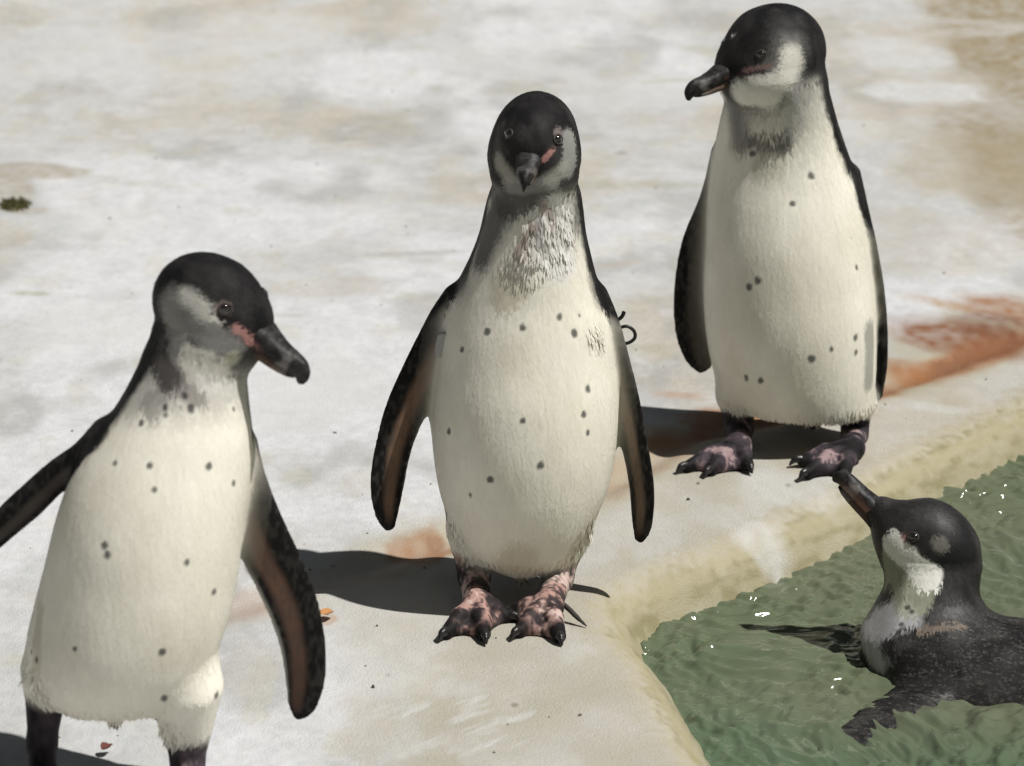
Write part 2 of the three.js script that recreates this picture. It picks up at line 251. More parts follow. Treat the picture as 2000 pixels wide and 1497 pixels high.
// a stack of elliptical slices square to one axis: stations [centre, half width, front, back]; smooth along the axis
function stack(stations, T, L) {
  const F = T.clone().cross(L).multiplyScalar(-1).normalize(), NT = 256, s = stations.map(([c, a, f, b]) => [c.dot(T), c.dot(L), c.dot(F), a, f, b]).sort((p, q) => p[0] - q[0]);
  const dense = []; for (let i = 0; i + 1 < s.length; i++) for (let k = 0; k < 24; k++) { const t = k / 24, p = s[Math.max(0, i - 1)], a = s[i], b = s[i + 1], n = s[Math.min(s.length - 1, i + 2)], w = b[0] - a[0]; dense.push([a[0] + w * t, ...[1, 2, 3, 4, 5].map((q) => { const ma = i ? (b[q] - p[q]) / (b[0] - p[0]) * w : b[q] - a[q], mb = i + 2 < s.length ? (n[q] - a[q]) / (n[0] - a[0]) * w : b[q] - a[q], t2 = t * t, t3 = t2 * t; return (2 * t3 - 3 * t2 + 1) * a[q] + (t3 - 2 * t2 + t) * ma + (-2 * t3 + 3 * t2) * b[q] + (t3 - t2) * mb; })]); }
  dense.push(s[s.length - 1]);
  const t0 = s[0][0], t1 = s[s.length - 1][0], tab = []; let q = 0;
  for (let i = 0; i <= NT; i++) { const v = lerp(t0, t1, i / NT); while (q + 2 < dense.length && dense[q + 1][0] < v) q++; const a = dense[q], b = dense[q + 1], t = clamp((v - a[0]) / (b[0] - a[0])); tab.push([1, 2, 3, 4, 5].map((k) => lerp(a[k], b[k], t))); }
  for (let pass = 0; pass < 3; pass++) for (let i = 1; i < NT; i++) for (let k = 0; k < 5; k++) tab[i][k] = 0.25 * tab[i - 1][k] + 0.5 * tab[i][k] + 0.25 * tab[i + 1][k];
  const step = (t1 - t0) / NT;
  const f = (x, y, z) => {
    const v = x * T.x + y * T.y + z * T.z, vc = Math.min(t1, Math.max(t0, v)), g = Math.min(NT - 1e-6, (vc - t0) / step), i = g | 0, r = g - i, a = tab[i], b = tab[i + 1];
    const ax = v - vc, u = x * L.x + y * L.y + z * L.z - a[0] - (b[0] - a[0]) * r, w = x * F.x + y * F.y + z * F.z - a[1] - (b[1] - a[1]) * r;
    const A = Math.max(1e-4, a[2] + (b[2] - a[2]) * r), q = w > 0 ? 3 : 4, D = Math.max(1e-4, a[q] + (b[q] - a[q]) * r), m = Math.min(A, D), U = u / A, W = w / D, X = ax / m, k = Math.sqrt(U * U + W * W + X * X);
    S.t = (vc - t0) / (t1 - t0); S.u = U; S.w = W;
    if (k < 0.3) return (k - 1) * m;
    const gx = ax === 0 ? -(U * U * (b[2] - a[2]) / A + W * W * (b[q] - a[q]) / D + U * (b[0] - a[0]) / A + W * (b[1] - a[1]) / D) / step : X / m;
    const pp = U * U / (A * A) + W * W / (D * D), g2 = ax === 0 ? Math.min(gx * gx, 2 * pp) : gx * gx;
    return (k - 1) * k / Math.sqrt(pp + g2);
  };
  f.box = new THREE.Box3(); for (const [c, a, d, b] of stations) { const r = Math.max(a, d, b); f.box.expandByPoint(c.clone().addScalar(r)); f.box.expandByPoint(c.clone().addScalar(-r)); }
  return f;
}
function cone(a, b, ra, rb) {        // tapered capsule
  const dx = b.x - a.x, dy = b.y - a.y, dz = b.z - a.z, l2 = dx * dx + dy * dy + dz * dz;
  const f = (x, y, z) => { const qx = x - a.x, qy = y - a.y, qz = z - a.z, t = clamp((qx * dx + qy * dy + qz * dz) / l2); S.t = t; S.u = S.w = 0; return Math.hypot(qx - dx * t, qy - dy * t, qz - dz * t) - lerp(ra, rb, t); };
  f.box = new THREE.Box3().expandByPoint(a).expandByPoint(b).expandByScalar(Math.max(ra, rb)); return f;
}
function ellipsoid(c, X, Y, Z, rx, ry, rz) {
  const f = (x, y, z) => {
    const qx = x - c.x, qy = y - c.y, qz = z - c.z, a = (qx * X.x + qy * X.y + qz * X.z) / rx, b = (qx * Y.x + qy * Y.y + qz * Y.z) / ry, e = (qx * Z.x + qy * Z.y + qz * Z.z) / rz;
    const k = Math.sqrt(a * a + b * b + e * e); if (k < 0.3) return (k - 1) * Math.min(rx, ry, rz);
    return (k - 1) * k / Math.sqrt(a * a / (rx * rx) + b * b / (ry * ry) + e * e / (rz * rz));
  };
  const r = Math.max(rx, ry, rz); f.box = new THREE.Box3().expandByPoint(c).expandByScalar(r); return f;
}
function smin(a, b, k) { const h = Math.max(k - Math.abs(a - b), 0) / k; return Math.min(a, b) - h * h * k * 0.25; }
// prims: [{f, k, kind}] in order; returns the joined field
function field(prims, rough) {
  const n = prims.length, m = 0.02;
  for (const p of prims) { p.lo = p.f.box.min; p.hi = p.f.box.max; }
  const f = (x, y, z) => {
    let d = 1e9;
    for (let i = 0; i < n; i++) {
      const p = prims[i], ex = Math.max(p.lo.x - x, x - p.hi.x, 0), ey = Math.max(p.lo.y - y, y - p.hi.y, 0), ez = Math.max(p.lo.z - z, z - p.hi.z, 0), far = Math.max(ex, ey, ez);
      if (far > m + p.k && far > d) continue;
      const e = far > 0.06 ? far : p.f(x, y, z); d = d > 1e8 ? e : smin(d, e, p.k);
    }
    return rough ? d + rough(x, y, z, d) : d;
  };
  f.box = new THREE.Box3(); for (const p of prims) f.box.union(p.f.box); f.prims = prims; return f;
}
const away = (p, x, y, z) => Math.max(p.lo.x - x, x - p.hi.x, p.lo.y - y, y - p.hi.y, p.lo.z - z, z - p.hi.z);
let GRID = new Float32Array(0);
function surface(f, cell, eps = cell * 0.7) {                       // naive surface nets over a narrow band
  const lo = f.box.min.clone().addScalar(-4 * cell), hi = f.box.max.clone().addScalar(4 * cell), B = 6;
  const nx = Math.ceil((hi.x - lo.x) / cell / B) * B + 1, ny = Math.ceil((hi.y - lo.y) / cell / B) * B + 1, nz = Math.ceil((hi.z - lo.z) / cell / B) * B + 1, N = nx * ny * nz;
  if (GRID.length < N) GRID = new Float32Array(N); GRID.fill(NaN, 0, N);
  const blocks = [], R = B * cell * 0.87 * 1.5 + 0.004;
  for (let k = 0; k < nz - 1; k += B) for (let j = 0; j < ny - 1; j += B) for (let i = 0; i < nx - 1; i += B) {
    if (Math.abs(f(lo.x + (i + B / 2) * cell, lo.y + (j + B / 2) * cell, lo.z + (k + B / 2) * cell)) > R) continue;
    blocks.push(i, j, k);
    for (let c = 0; c <= B; c++) for (let b = 0; b <= B; b++) for (let a = 0; a <= B; a++) { const q = i + a + nx * (j + b + ny * (k + c)); if (GRID[q] !== GRID[q]) GRID[q] = f(lo.x + (i + a) * cell, lo.y + (j + b) * cell, lo.z + (k + c) * cell); }
  }
  const id = new Map(), P = [], I = [], off = [0, 1, nx, nx + 1, nx * ny, nx * ny + 1, nx * ny + nx, nx * ny + nx + 1];
  const E = [[0, 1], [2, 3], [4, 5], [6, 7], [0, 2], [1, 3], [4, 6], [5, 7], [0, 4], [1, 5], [2, 6], [3, 7]];
  for (let q = 0; q < blocks.length; q += 3) for (let c = 0; c < B; c++) for (let b = 0; b < B; b++) for (let a = 0; a < B; a++) {
    const i = blocks[q] + a, j = blocks[q + 1] + b, k = blocks[q + 2] + c, o = i + nx * (j + ny * k); let neg = 0;
    for (let e = 0; e < 8; e++) if (GRID[o + off[e]] < 0) neg++;
    if (neg === 0 || neg === 8) continue;
    let sx = 0, sy = 0, sz = 0, n = 0;
    for (const [u, v] of E) { const g = GRID[o + off[u]], h = GRID[o + off[v]]; if ((g < 0) === (h < 0)) continue; const t = g / (g - h); sx += lerp(u & 1, v & 1, t); sy += lerp((u >> 1) & 1, (v >> 1) & 1, t); sz += lerp(u >> 2, v >> 2, t); n++; }
    id.set(o, P.length / 3); P.push(lo.x + (i + sx / n) * cell, lo.y + (j + sy / n) * cell, lo.z + (k + sz / n) * cell);
  }
  const dirs = [[1, nx, nx * ny], [nx, nx * ny, 1], [nx * ny, 1, nx]];
  for (const o of id.keys()) for (const [d, u, v] of dirs) {
    const g = GRID[o], h = GRID[o + d]; if ((g < 0) === (h < 0)) continue;
    const a = id.get(o), b = id.get(o - u), c = id.get(o - u - v), e = id.get(o - v); if (b === undefined || c === undefined || e === undefined) continue;
    if (g < 0) I.push(a, b, c, a, c, e); else I.push(a, c, b, a, e, c);
  }
  const pos = new Float32Array(P), nor = new Float32Array(P.length);
  for (let i = 0; i < P.length; i += 3) {
    const x = P[i], y = P[i + 1], z = P[i + 2], gx = f(x + eps, y, z) - f(x - eps, y, z), gy = f(x, y + eps, z) - f(x, y - eps, z), gz = f(x, y, z + eps) - f(x, y, z - eps), l = Math.hypot(gx, gy, gz) || 1;
    nor[i] = gx / l; nor[i + 1] = gy / l; nor[i + 2] = gz / l;
  }
  const g = new THREE.BufferGeometry(); g.setAttribute('position', new THREE.BufferAttribute(pos, 3)); g.setAttribute('normal', new THREE.BufferAttribute(nor, 3)); g.setIndex(I); return g;
}
function march(f, px, py) {                                          // the first point of a body that a line of sight meets
  const d = ray(px, py).normalize(), p = EYE.clone().addScaledVector(d, 2.4);
  for (let i = 0; i < 300; i++) { const s = f(p.x, p.y, p.z); if (s < 0.0003) return p; p.addScaledVector(d, Math.max(0.0004, s * 0.6)); if (p.distanceTo(EYE) > 6) return null; }
  return p;
}

// ------------------------------------------------------------------ penguins
const plumageMat = new THREE.MeshPhysicalMaterial({ name: 'plumage', vertexColors: true, roughness: 0.62, specularIntensity: 0.22 });
const wetPlumageMat = new THREE.MeshPhysicalMaterial({ name: 'wet_plumage', vertexColors: true, roughness: 0.5, specularIntensity: 0.5 });
const featherMat = plumageMat.clone(); featherMat.side = THREE.DoubleSide; const wetFeatherMat = wetPlumageMat.clone(); wetFeatherMat.side = THREE.DoubleSide;
const beakMat = new THREE.MeshPhysicalMaterial({ name: 'beak_horn', vertexColors: true, roughness: 0.5, specularIntensity: 0.4 });
const eyeMat = new THREE.MeshPhysicalMaterial({ name: 'eye', color: new THREE.Color(0.012, 0.009, 0.007), roughness: 0.08, clearcoat: 1, clearcoatRoughness: 0.03 });
const lidMat = new THREE.MeshStandardMaterial({ name: 'eyelid_skin', color: new THREE.Color(0.035, 0.027, 0.026), roughness: 0.6 });
const clawMat = new THREE.MeshStandardMaterial({ name: 'claw_horn', color: new THREE.Color(0.014, 0.012, 0.012), roughness: 0.35 });
const blackPlastic = new THREE.MeshStandardMaterial({ name: 'black_tag', color: new THREE.Color(0.01, 0.01, 0.01), roughness: 0.4 });
const metalTag = new THREE.MeshStandardMaterial({ name: 'dull_band', color: new THREE.Color(0.33, 0.33, 0.31), roughness: 0.45, metalness: 0.3 });
const WHITE = [0.82, 0.79, 0.69], BLACK = [0.0095, 0.009, 0.0095], GREY = [0.075, 0.07, 0.067], PINK = [0.34, 0.17, 0.15], BROWN = [0.15, 0.095, 0.065], SKIN = [0.06, 0.045, 0.045];

function penguin(spec) {
  const z0 = spec.z0, C0 = onPlane(spec.ref[0], spec.ref[1], z0), s = pxPerM(C0), m = (v) => v / s;
  const P = (x, y, dz = 0) => onPlane(x, y, z0 + dz / s);
  const prims = [];
  const lat = (yaw) => V(Math.cos(yaw), 0, -Math.sin(yaw));
  const add = (f, k, kind, extra) => { const p = { f, k, kind, ...extra }; prims.push(p); return p; };
  // trunk and neck
  if (spec.trunk) {
    const L = lat(spec.yaw || 0);
    add(stack(spec.trunk.map(([y, l, r, dz, f, b]) => [P((l + r) / 2, y, dz), m((r - l) / 2), m(f), m(b)]), V(0, 1, 0), L), 0.01, 'trunk');
  }
  for (const q of spec.extra || []) add(q.f, q.k, q.kind);
  // head
  const h = spec.head, F = V(Math.sin(h.yaw) * Math.cos(h.pitch), Math.sin(h.pitch), Math.cos(h.yaw) * Math.cos(h.pitch)), R0 = V(0, 1, 0).cross(F).normalize();
  const R = R0.clone().applyAxisAngle(F, h.roll || 0), U = F.clone().cross(R).normalize(), HC = P(...h.c);
  const [hf, hu, hl] = h.r.map(m);
  add(ellipsoid(HC, F, U, R, hf, hu, hl), 0.02, 'head');
  const base = P(...h.bill[0]), tip = P(...h.bill[1]), B = tip.clone().sub(base), BL = B.length(); B.divideScalar(BL);
  const BR = V(0, 1, 0).cross(B).normalize().applyAxisAngle(B, h.roll || 0), BU = B.clone().cross(BR).normalize();
  add(cone(HC.clone().addScaledVector(F, hf * 0.35), base.clone().addScaledVector(B, -0.010), hl * 0.74, m(h.root)), 0.022, 'head');
  if (h.taper) add(cone(base.clone().addScaledVector(B, -0.012), base.clone().addScaledVector(B, BL * 0.22), m(h.root), m(h.taper)), 0.014, 'head');
  for (const [c, rf, ru, rl] of h.cheeks || []) add(ellipsoid(P(...c), F, U, R, m(rf), m(ru), m(rl)), 0.02, 'head');
  // flippers
  const wings = [];
  for (const w of spec.wings) {
    const st = w.rows.map(([ox, oy, ix, iy, dz, th]) => {
      const o = P(ox, oy, dz), i = P(ix, iy, dz), c = o.clone().add(i).multiplyScalar(0.5), L = o.clone().sub(i), half = L.length() / 2; L.normalize();
      L.multiplyScalar(Math.cos(w.turn)).add(V(0, 0, Math.sin(w.turn)));
      return [c.x, c.y, c.z, half / Math.cos(w.turn), m(th || 9), m(th || 9), L.x, L.y, L.z];
    });
    wings.push(add(loft(st, 3), 0.012, 'wing', { side: w.look || {} }));
  }
  // legs and webbed feet
  const claws = [];
  for (const g of spec.legs || []) {
    const hip = P(...g.hip), ankle = P(...g.ankle), heel = onLevel(g.heel[0], g.heel[1], 0.016);
    add(cone(hip, ankle, m(g.r[0]), m(g.r[1])), 0.018, 'leg', { white: g.white ?? 0.35 }); add(cone(ankle, heel, m(g.r[1]), 0.0125), 0.008, 'foot');
    const tips = g.toes.map(([x, y]) => onLevel(x, y, 0.0075)), hub = heel.clone(); hub.y = 0.016;
    tips.forEach((t, i) => {
      const knuckle = hub.clone().lerp(t, 0.55); knuckle.y = 0.015;
      add(cone(hub, knuckle, 0.0115, 0.0085), 0.007, 'foot'); add(cone(knuckle, t, 0.0085, 0.0066), 0.004, 'toe');
      if (i) for (let q = 1; q < 7; q++) { const e = tips[i - 1].clone().lerp(t, q / 7); const end = hub.clone().lerp(e, 0.86 - 0.12 * Math.sin(q / 7 * Math.PI)); end.y = 0.006; add(cone(hub.clone().setY(0.011), end, 0.006, 0.0036), 0.007, 'web'); }
      claws.push([t, t.clone().sub(knuckle).setY(0).normalize()]);
    });
  }
  for (const t of spec.tail ? [spec.tail] : []) add(loft(t.map(([x, y, dz, w, th]) => { const c = P(x, y, dz); return [c.x, c.y, c.z, m(w), m(th), m(th), 1, 0, 0]; }), 2), 0.02, 'tail');
  const seed = spec.seed;
  const ruffs = (spec.ruffs || []).map(([x, y, r, a]) => ({ at: [x, y], r: m(r), a }));
  const smoothField = field(prims);
  for (const q of ruffs) q.p = march(smoothField, ...q.at);
  const f = field(prims, (x, y, z, d) => {
    if (d > 0.006 || d < -0.006) return 0;
    let e = 0.00012 * noise3(x * 330 + seed, y * 90, z * 330) + 0.0006 * fbm(x * 30 + seed, y * 12, z * 30, 2);
    for (const q of ruffs) if (q.p) { const r = Math.hypot(x - q.p.x, y - q.p.y, z - q.p.z) / q.r; if (r < 1) e += q.a * (1 - r * r) * (fbm((x - q.p.x) * 150, (y - q.p.y) * 60 + seed, z * 100, 2) + 0.5 * noise3(x * 420, y * 160, z * 300)); }
    return e;
  });
  const geo = surface(f, spec.cell || 0.0018);
  // markings of the plumage, and a few strokes of painted shade or sunlight
  const flipped = (p) => p && p.clone().addScaledVector(R, -2 * p.clone().sub(HC).dot(R));
  const marks = []; for (const q of spec.marks || []) { const e = { ...q, p: march(smoothField, q.at[0], q.at[1]), p2: q.to ? march(smoothField, q.to[0], q.to[1]) : null, rad: m(q.r) }; if (!e.p) continue; marks.push(e); if (q.both) marks.push({ ...e, p: flipped(e.p), p2: flipped(e.p2) }); }
  const dots = (spec.dots || []).map(([x, y, r]) => ({ p: march(smoothField, x, y), r: m(r || 6) })).filter((q) => q.p);
  const wts = new Float32Array(prims.length), caps = new Float32Array(prims.length);
  const colourAt = (x, y, z, plain) => {
    let dm = 1e9; const cols = [];
    const n1 = fbm(x * 70 + seed, y * 40, z * 70, 3), n2 = noise3(x * 420, y * 200, z * 420 + seed), n3 = fbm(x * 22, y * 18 + seed, z * 22, 3);
    for (let i = 0; i < prims.length; i++) {
      const p = prims[i]; if (away(p, x, y, z) > 0.02) { wts[i] = 1; cols.push(null); continue; }
      const d = p.f(x, y, z); wts[i] = d; caps[i] = p.kind === 'trunk' || p.kind === 'neck' ? smooth(1, 0.9, S.t) + 1e-4 : 1; if (d < dm) dm = d; if (d > 0.02) { cols.push(null); continue; }
      let c;
      if (p.kind === 'trunk') {
        const q = S.w / Math.hypot(S.u, S.w); c = spec.trunkColour(S.t, S.u, q, n1, n3);
      } else if (p.kind === 'head') {
        const v = V(x - HC.x, y - HC.y, z - HC.z), a = v.dot(F) / hf, b = v.dot(U) / hu, e = v.dot(R) / hl; c = spec.headColour(a, b, e, n1, n3);
      } else if (p.kind === 'wing') {
        const u = S.u * (p.side.flip || 1), t = S.t; c = BLACK;
        const stripe = smooth(0.55, 0.15, Math.abs(u - (p.side.mid || 0) - 0.25 * n3)) * smooth(0.08, 0.25, t) * smooth(1.0, 0.8, t);
        c = mix3(c, p.side.tone || BROWN, stripe * (p.side.amount ?? 0.8) * (0.75 + 0.5 * n3));
        c = mix3(c, [0.07, 0.062, 0.055], 0.45 * smooth(-0.2, 0.6, n2 + 0.3 * n1)); c = mix3(c, [0.2, 0.19, 0.17], 0.6 * smooth(0.78, 0.95, u * (p.side.trail || -1) + 0.12 * n1 + 0.1 * n2) * smooth(0.2, 0.4, t));
        if (p.side.edge) c = mix3(c, p.side.edge, smooth(-0.72, -0.9, u) * smooth(0.25, 0.4, t) * smooth(0.95, 0.85, t));
      } else if (p.kind === 'leg' || p.kind === 'foot' || p.kind === 'toe' || p.kind === 'web') {
        const t = S.t; c = spec.footColour(n1, n2, n3, p.kind, t); if (p.kind === 'leg') c = mix3(spec.legTop || WHITE, c, smooth(p.white - 0.12, p.white + 0.16, t + 0.16 * n1 + 0.06 * n2));
      } else if (p.kind === 'thigh') c = spec.trunkColour(0.15, 0, 0.9, n1, n3);
      else { c = mix3(BLACK, GREY, clamp(0.12 + 0.5 * n1)); if (p.kind === 'back') c = mix3(c, [0.10, 0.093, 0.085], 0.6 * smooth(0.15, 0.7, noise3(x * 700, y * 700, z * 700) + 0.3 * n1)); }  // pale speckles on the back paint in its wet glitter
      cols.push(c);
    }
    let r = 0, g = 0, b = 0, W = 0;
    for (let i = 0; i < prims.length; i++) if (cols[i]) { const w = caps[i] * Math.exp(-(wts[i] - dm) / (prims[i].kind === 'trunk' || prims[i].kind === 'head' ? 0.006 : 0.0022)); r += w * cols[i][0]; g += w * cols[i][1]; b += w * cols[i][2]; W += w; }
    let c = [r / W, g / W, b / W];
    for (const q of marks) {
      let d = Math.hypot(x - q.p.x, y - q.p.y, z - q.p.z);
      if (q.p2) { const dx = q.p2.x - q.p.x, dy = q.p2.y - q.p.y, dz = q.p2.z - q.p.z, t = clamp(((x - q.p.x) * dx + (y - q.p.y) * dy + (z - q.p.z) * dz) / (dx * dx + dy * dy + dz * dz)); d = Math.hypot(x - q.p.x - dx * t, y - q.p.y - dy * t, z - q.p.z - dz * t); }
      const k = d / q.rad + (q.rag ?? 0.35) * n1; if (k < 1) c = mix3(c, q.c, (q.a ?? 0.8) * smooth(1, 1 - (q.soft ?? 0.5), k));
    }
    if (!plain) for (const q of dots) { const d = Math.hypot(x - q.p.x, (y - q.p.y) * 0.8, z - q.p.z) / q.r * (0.8 + 0.5 * Math.abs(noise3(q.p.x * 900, q.p.y * 900, seed))) + 0.3 * noise3(x * 300, y * 300, z * 300); if (d < 1.2) c = mix3(c, [0.03, 0.03, 0.032], 0.85 * smooth(1.2, 0.5, d)); }
    const k = 1 + (plain ? 0.02 : 0.04) * n2 + 0.06 * n1; return [c[0] * k, c[1] * k, c[2] * k];
  };
  const pos = geo.attributes.position.array, col = new Float32Array(pos.length);
  for (let i = 0; i < pos.length; i += 3) { const c = colourAt(pos[i] - C0.x * 0, pos[i + 1], pos[i + 2]); col[i] = c[0]; col[i + 1] = c[1]; col[i + 2] = c[2]; }
  geo.setAttribute('color', new THREE.BufferAttribute(col, 3));
  const root = new THREE.Group(), origin = V(C0.x, spec.level ?? 0, z0); root.name = numbered('penguin'); root.position.copy(origin); scene.add(root);
  tag(root, spec.label, 'penguin', 'young penguins at the pool edge');
  const put = (name, g, mat, parent = root) => { if (parent === root) g.translate(-origin.x, -origin.y, -origin.z); const o = part(name, g, mat, parent); return o; };
  put('body', geo, spec.wet ? wetPlumageMat : plumageMat);
  // plumage: short overlapping feathers lying along the body, longer where it is ruffled
  {
    const rnd = rng(Math.round(seed * 97)), nor = geo.attributes.normal.array, count = spec.feathers || 34000, nv = pos.length / 3, FP = [], FN = [], FC = [], FI = [], soft = new Set(['trunk', 'head', 'neck', 'back']);
    for (let q = 0; q < count * 1.4 && FI.length / 9 < count; q++) {
      const v = Math.floor(rnd() * nv) * 3, p = V(pos[v] + origin.x, pos[v + 1] + origin.y, pos[v + 2] + origin.z), n = V(nor[v], nor[v + 1], nor[v + 2]);
      let near = null, dn = 1e9, S0 = 0; for (const e of prims) { if (away(e, p.x, p.y, p.z) > 0.004) continue; const d = e.f(p.x, p.y, p.z); if (d < dn) { dn = d; near = e; S0 = S.t; } }
      if (!near) continue;
      const leg = near.kind === 'leg' && near.white > 0.25 && (near.f(p.x, p.y, p.z), S.t < near.white); if (!soft.has(near.kind) && !leg) continue;
      if (n.y < -0.9 && rnd() < 0.5) continue;
      const flow = near.kind === 'head' ? F.clone().multiplyScalar(-1).add(V(0, -0.5, 0)) : near.kind === 'back' ? V(0.95, -0.15, 0.3) : V(0, -1, 0);
      let len = leg ? 0.005 : near.kind === 'head' ? 0.0045 : near.kind === 'back' ? 0.007 : 0.0085, lift = near.kind === 'head' ? 0.02 : (near.kind === 'trunk' && S0 < 0.07) ? 0.05 : 0.005, wild = 0.16, wid = near.kind === 'head' ? 0.001 : 0.0012;
      if (near.kind === 'trunk' && S0 < 0.08) { len *= 1.2; wild = 0.3; }
      for (const e of ruffs) if (e.p) { const r = p.distanceTo(e.p) / e.r; if (r < 1) { const a = (1 - r * r) * e.a / 0.004; len += 0.007 * a; lift += 0.28 * a; wild += 0.5 * a; } }
      flow.addScaledVector(n, -flow.dot(n)); if (flow.lengthSq() < 1e-4) continue; flow.normalize().applyAxisAngle(n, (rnd() - 0.5) * 2 * wild);
      { const e = p.clone().addScaledVector(flow, len * 0.6); if (dots.some((q) => q.p.distanceTo(e) < q.r + len * 0.42 || q.p.distanceTo(p) < q.r)) continue; }
      len *= 0.7 + 0.6 * rnd(); lift *= 0.4 + 1.2 * rnd(); const side = n.clone().cross(flow), c = colourAt(p.x, p.y, p.z, true), tone = 0.97 + 0.06 * rnd(), w = wid * (0.7 + 0.6 * rnd()), o = FP.length / 3;
      const hug = (a, up) => { const z = p.clone().addScaledVector(flow, a * len); return lift > 0.04 ? up : up - clamp(f(z.x, z.y, z.z), -0.003, 0.003); };
      const at = (a, u, up) => { const z = p.clone().addScaledVector(flow, a * len).addScaledVector(side, u * w).addScaledVector(n, up); FP.push(z.x - origin.x, z.y - origin.y, z.z - origin.z); };
      at(0, -0.6, -0.0004); at(0, 0.6, -0.0004); const mh = hug(0.55, 0.00005 + lift * len * 0.5), th = hug(1, 0.00005 + lift * len); at(0.55, -1, mh); at(0.55, 1, mh); at(1, 0, th);
      const nn = n.clone().addScaledVector(flow, lift * 0.6).addScaledVector(side, (rnd() - 0.5) * 0.03).normalize();
      for (let e = 0; e < 5; e++) { FN.push(nn.x, nn.y, nn.z); FC.push(c[0] * tone, c[1] * tone, c[2] * tone); }
      FI.push(o, o + 2, o + 1, o + 1, o + 2, o + 3, o + 2, o + 4, o + 3);
    }
    const g = new THREE.BufferGeometry(); g.setAttribute('position', new THREE.Float32BufferAttribute(FP, 3)); g.setAttribute('normal', new THREE.Float32BufferAttribute(FN, 3)); g.setAttribute('color', new THREE.Float32BufferAttribute(FC, 3)); g.setIndex(FI);
    tag(part('plumage', g, spec.wet ? wetFeatherMat : featherMat, root), null, null, null, 'stuff');
  }
  // beak: two mandibles
  const frame = (a, u) => base.clone().addScaledVector(B, a * BL).addScaledVector(BU, u);
  const k = (h.deep || 1), drop = -0.0035 * k;
  const up = loft([[-0.45, 0.003, 0.015, 0.014, 0.007], [-0.15, 0.003, 0.0138, 0.0142, 0.0065], [0.1, 0.0022, 0.0118, 0.0132, 0.006], [0.35, 0.001, 0.0094, 0.0108, 0.0052], [0.6, 0, 0.0076, 0.0088, 0.005], [0.78, -0.0002, 0.0062, 0.0078, 0.0056], [0.9, -0.0018, 0.0046, 0.0068, 0.0064], [0.97, -0.0044, 0.0027, 0.0046, 0.006], [1.02, -0.0085, 0.0011, 0.002, 0.003]].map(([a, u, w, t, b]) => { const c = frame(a, u * k); return [c.x, c.y, c.z, w * k, t * k, b * k, BR.x, BR.y, BR.z]; }), 4);
  const open = h.open || 0;
  const low = loft([[-0.45, -0.009, 0.0135, 0.005, 0.0095], [-0.15, -0.0095, 0.0125, 0.0046, 0.0092], [0.1, -0.0095, 0.0105, 0.0042, 0.0082], [0.35, -0.0092, 0.0082, 0.0036, 0.0064], [0.6, -0.0088, 0.0062, 0.0032, 0.0046], [0.78, -0.0082, 0.0045, 0.0026, 0.003], [0.88, -0.0078, 0.0018, 0.0014, 0.0014]].map(([a, u, w, t, b]) => { const c = frame(a, u * k - open * Math.max(0, a) * BL); return [c.x, c.y, c.z, w * k, t * k, b * k, BR.x, BR.y, BR.z]; }), 4);
  const hornColour = (g, lower) => {
    const p = g.attributes.position.array, c = new Float32Array(p.length);
    for (let i = 0; i < p.length; i += 3) {
      const v = V(p[i] - base.x, p[i + 1] - base.y, p[i + 2] - base.z), a = v.dot(B) / BL, u = v.dot(BU) / k, n = fbm(p[i] * 120, p[i + 1] * 120, p[i + 2] * 120, 3);
      let q = mix3(BLACK, GREY, clamp(0.12 + 0.5 * n + 0.25 * noise3(a * 60, u * 900, n)));
      q = mix3(q, h.band || [0.3, 0.28, 0.27], 0.5 * smooth(0.58, 0.68, a + 0.14 * n) * smooth(0.84, 0.74, a + 0.12 * n) * (lower ? 1 : smooth(0.007, -0.001, u + 0.004 * n)));
      q = mix3(q, h.gape || PINK, (lower ? 0.45 : 0.6) * smooth(h.gapeTo || 0.34, 0.02, a + 0.3 * n) * (lower ? smooth(-0.008, -0.0055, u) : smooth(0.002, -0.003, u)));
      if (lower) q = mix3(q, BROWN, 0.6 * smooth(0.1, 0.4, a) * smooth(0.8, 0.6, a) * smooth(-0.013, -0.009, u));
      c[i] = q[0]; c[i + 1] = q[1]; c[i + 2] = q[2];
    }
    g.setAttribute('color', new THREE.BufferAttribute(c, 3)); return g;
  };
  put('beak', hornColour(surface(field([{ f: up, k: 0.004, kind: 'beak' }], (x, y, z) => 0.0006 * fbm(x * 160, y * 160, z * 160, 3)), 0.0011), false), beakMat);
  put('lower_mandible', hornColour(surface(field([{ f: low, k: 0.004, kind: 'beak' }], (x, y, z) => 0.0005 * fbm(x * 160, y * 160, z * 160, 3)), 0.0011), true), beakMat);
  // eyes: where the photograph shows them, and mirrored in the head's middle
  const eyeAt = march(smoothField, ...h.eye);
  if (eyeAt) {
    const off = eyeAt.clone().sub(HC), side = off.dot(R), mirrored = eyeAt.clone().addScaledVector(R, -2 * side);
    for (const [e, sg] of [[eyeAt, Math.sign(side)], [mirrored, -Math.sign(side)]]) {
      const x = e.x, y = e.y, z = e.z, w = 0.002, nrm = V(smoothField(x + w, y, z) - smoothField(x - w, y, z), smoothField(x, y + w, z) - smoothField(x, y - w, z), smoothField(x, y, z + w) - smoothField(x, y, z - w)).normalize();
      const dist = smoothField(x, y, z); e.addScaledVector(nrm, -dist);
      const r = 0.0052, ball = new THREE.SphereGeometry(r, 24, 16); ball.translate(...e.clone().addScaledVector(nrm, -r * 0.45).toArray()); put('eye', ball, eyeMat);
      const ring = new THREE.TorusGeometry(r * 0.98, 0.0011, 8, 28); ring.scale(1, 0.86, 1); ring.applyQuaternion(new THREE.Quaternion().setFromUnitVectors(V(0, 0, 1), nrm)); ring.translate(...e.clone().addScaledVector(nrm, 0.0003).toArray()); put('eyelid', ring, lidMat);
    }
  }
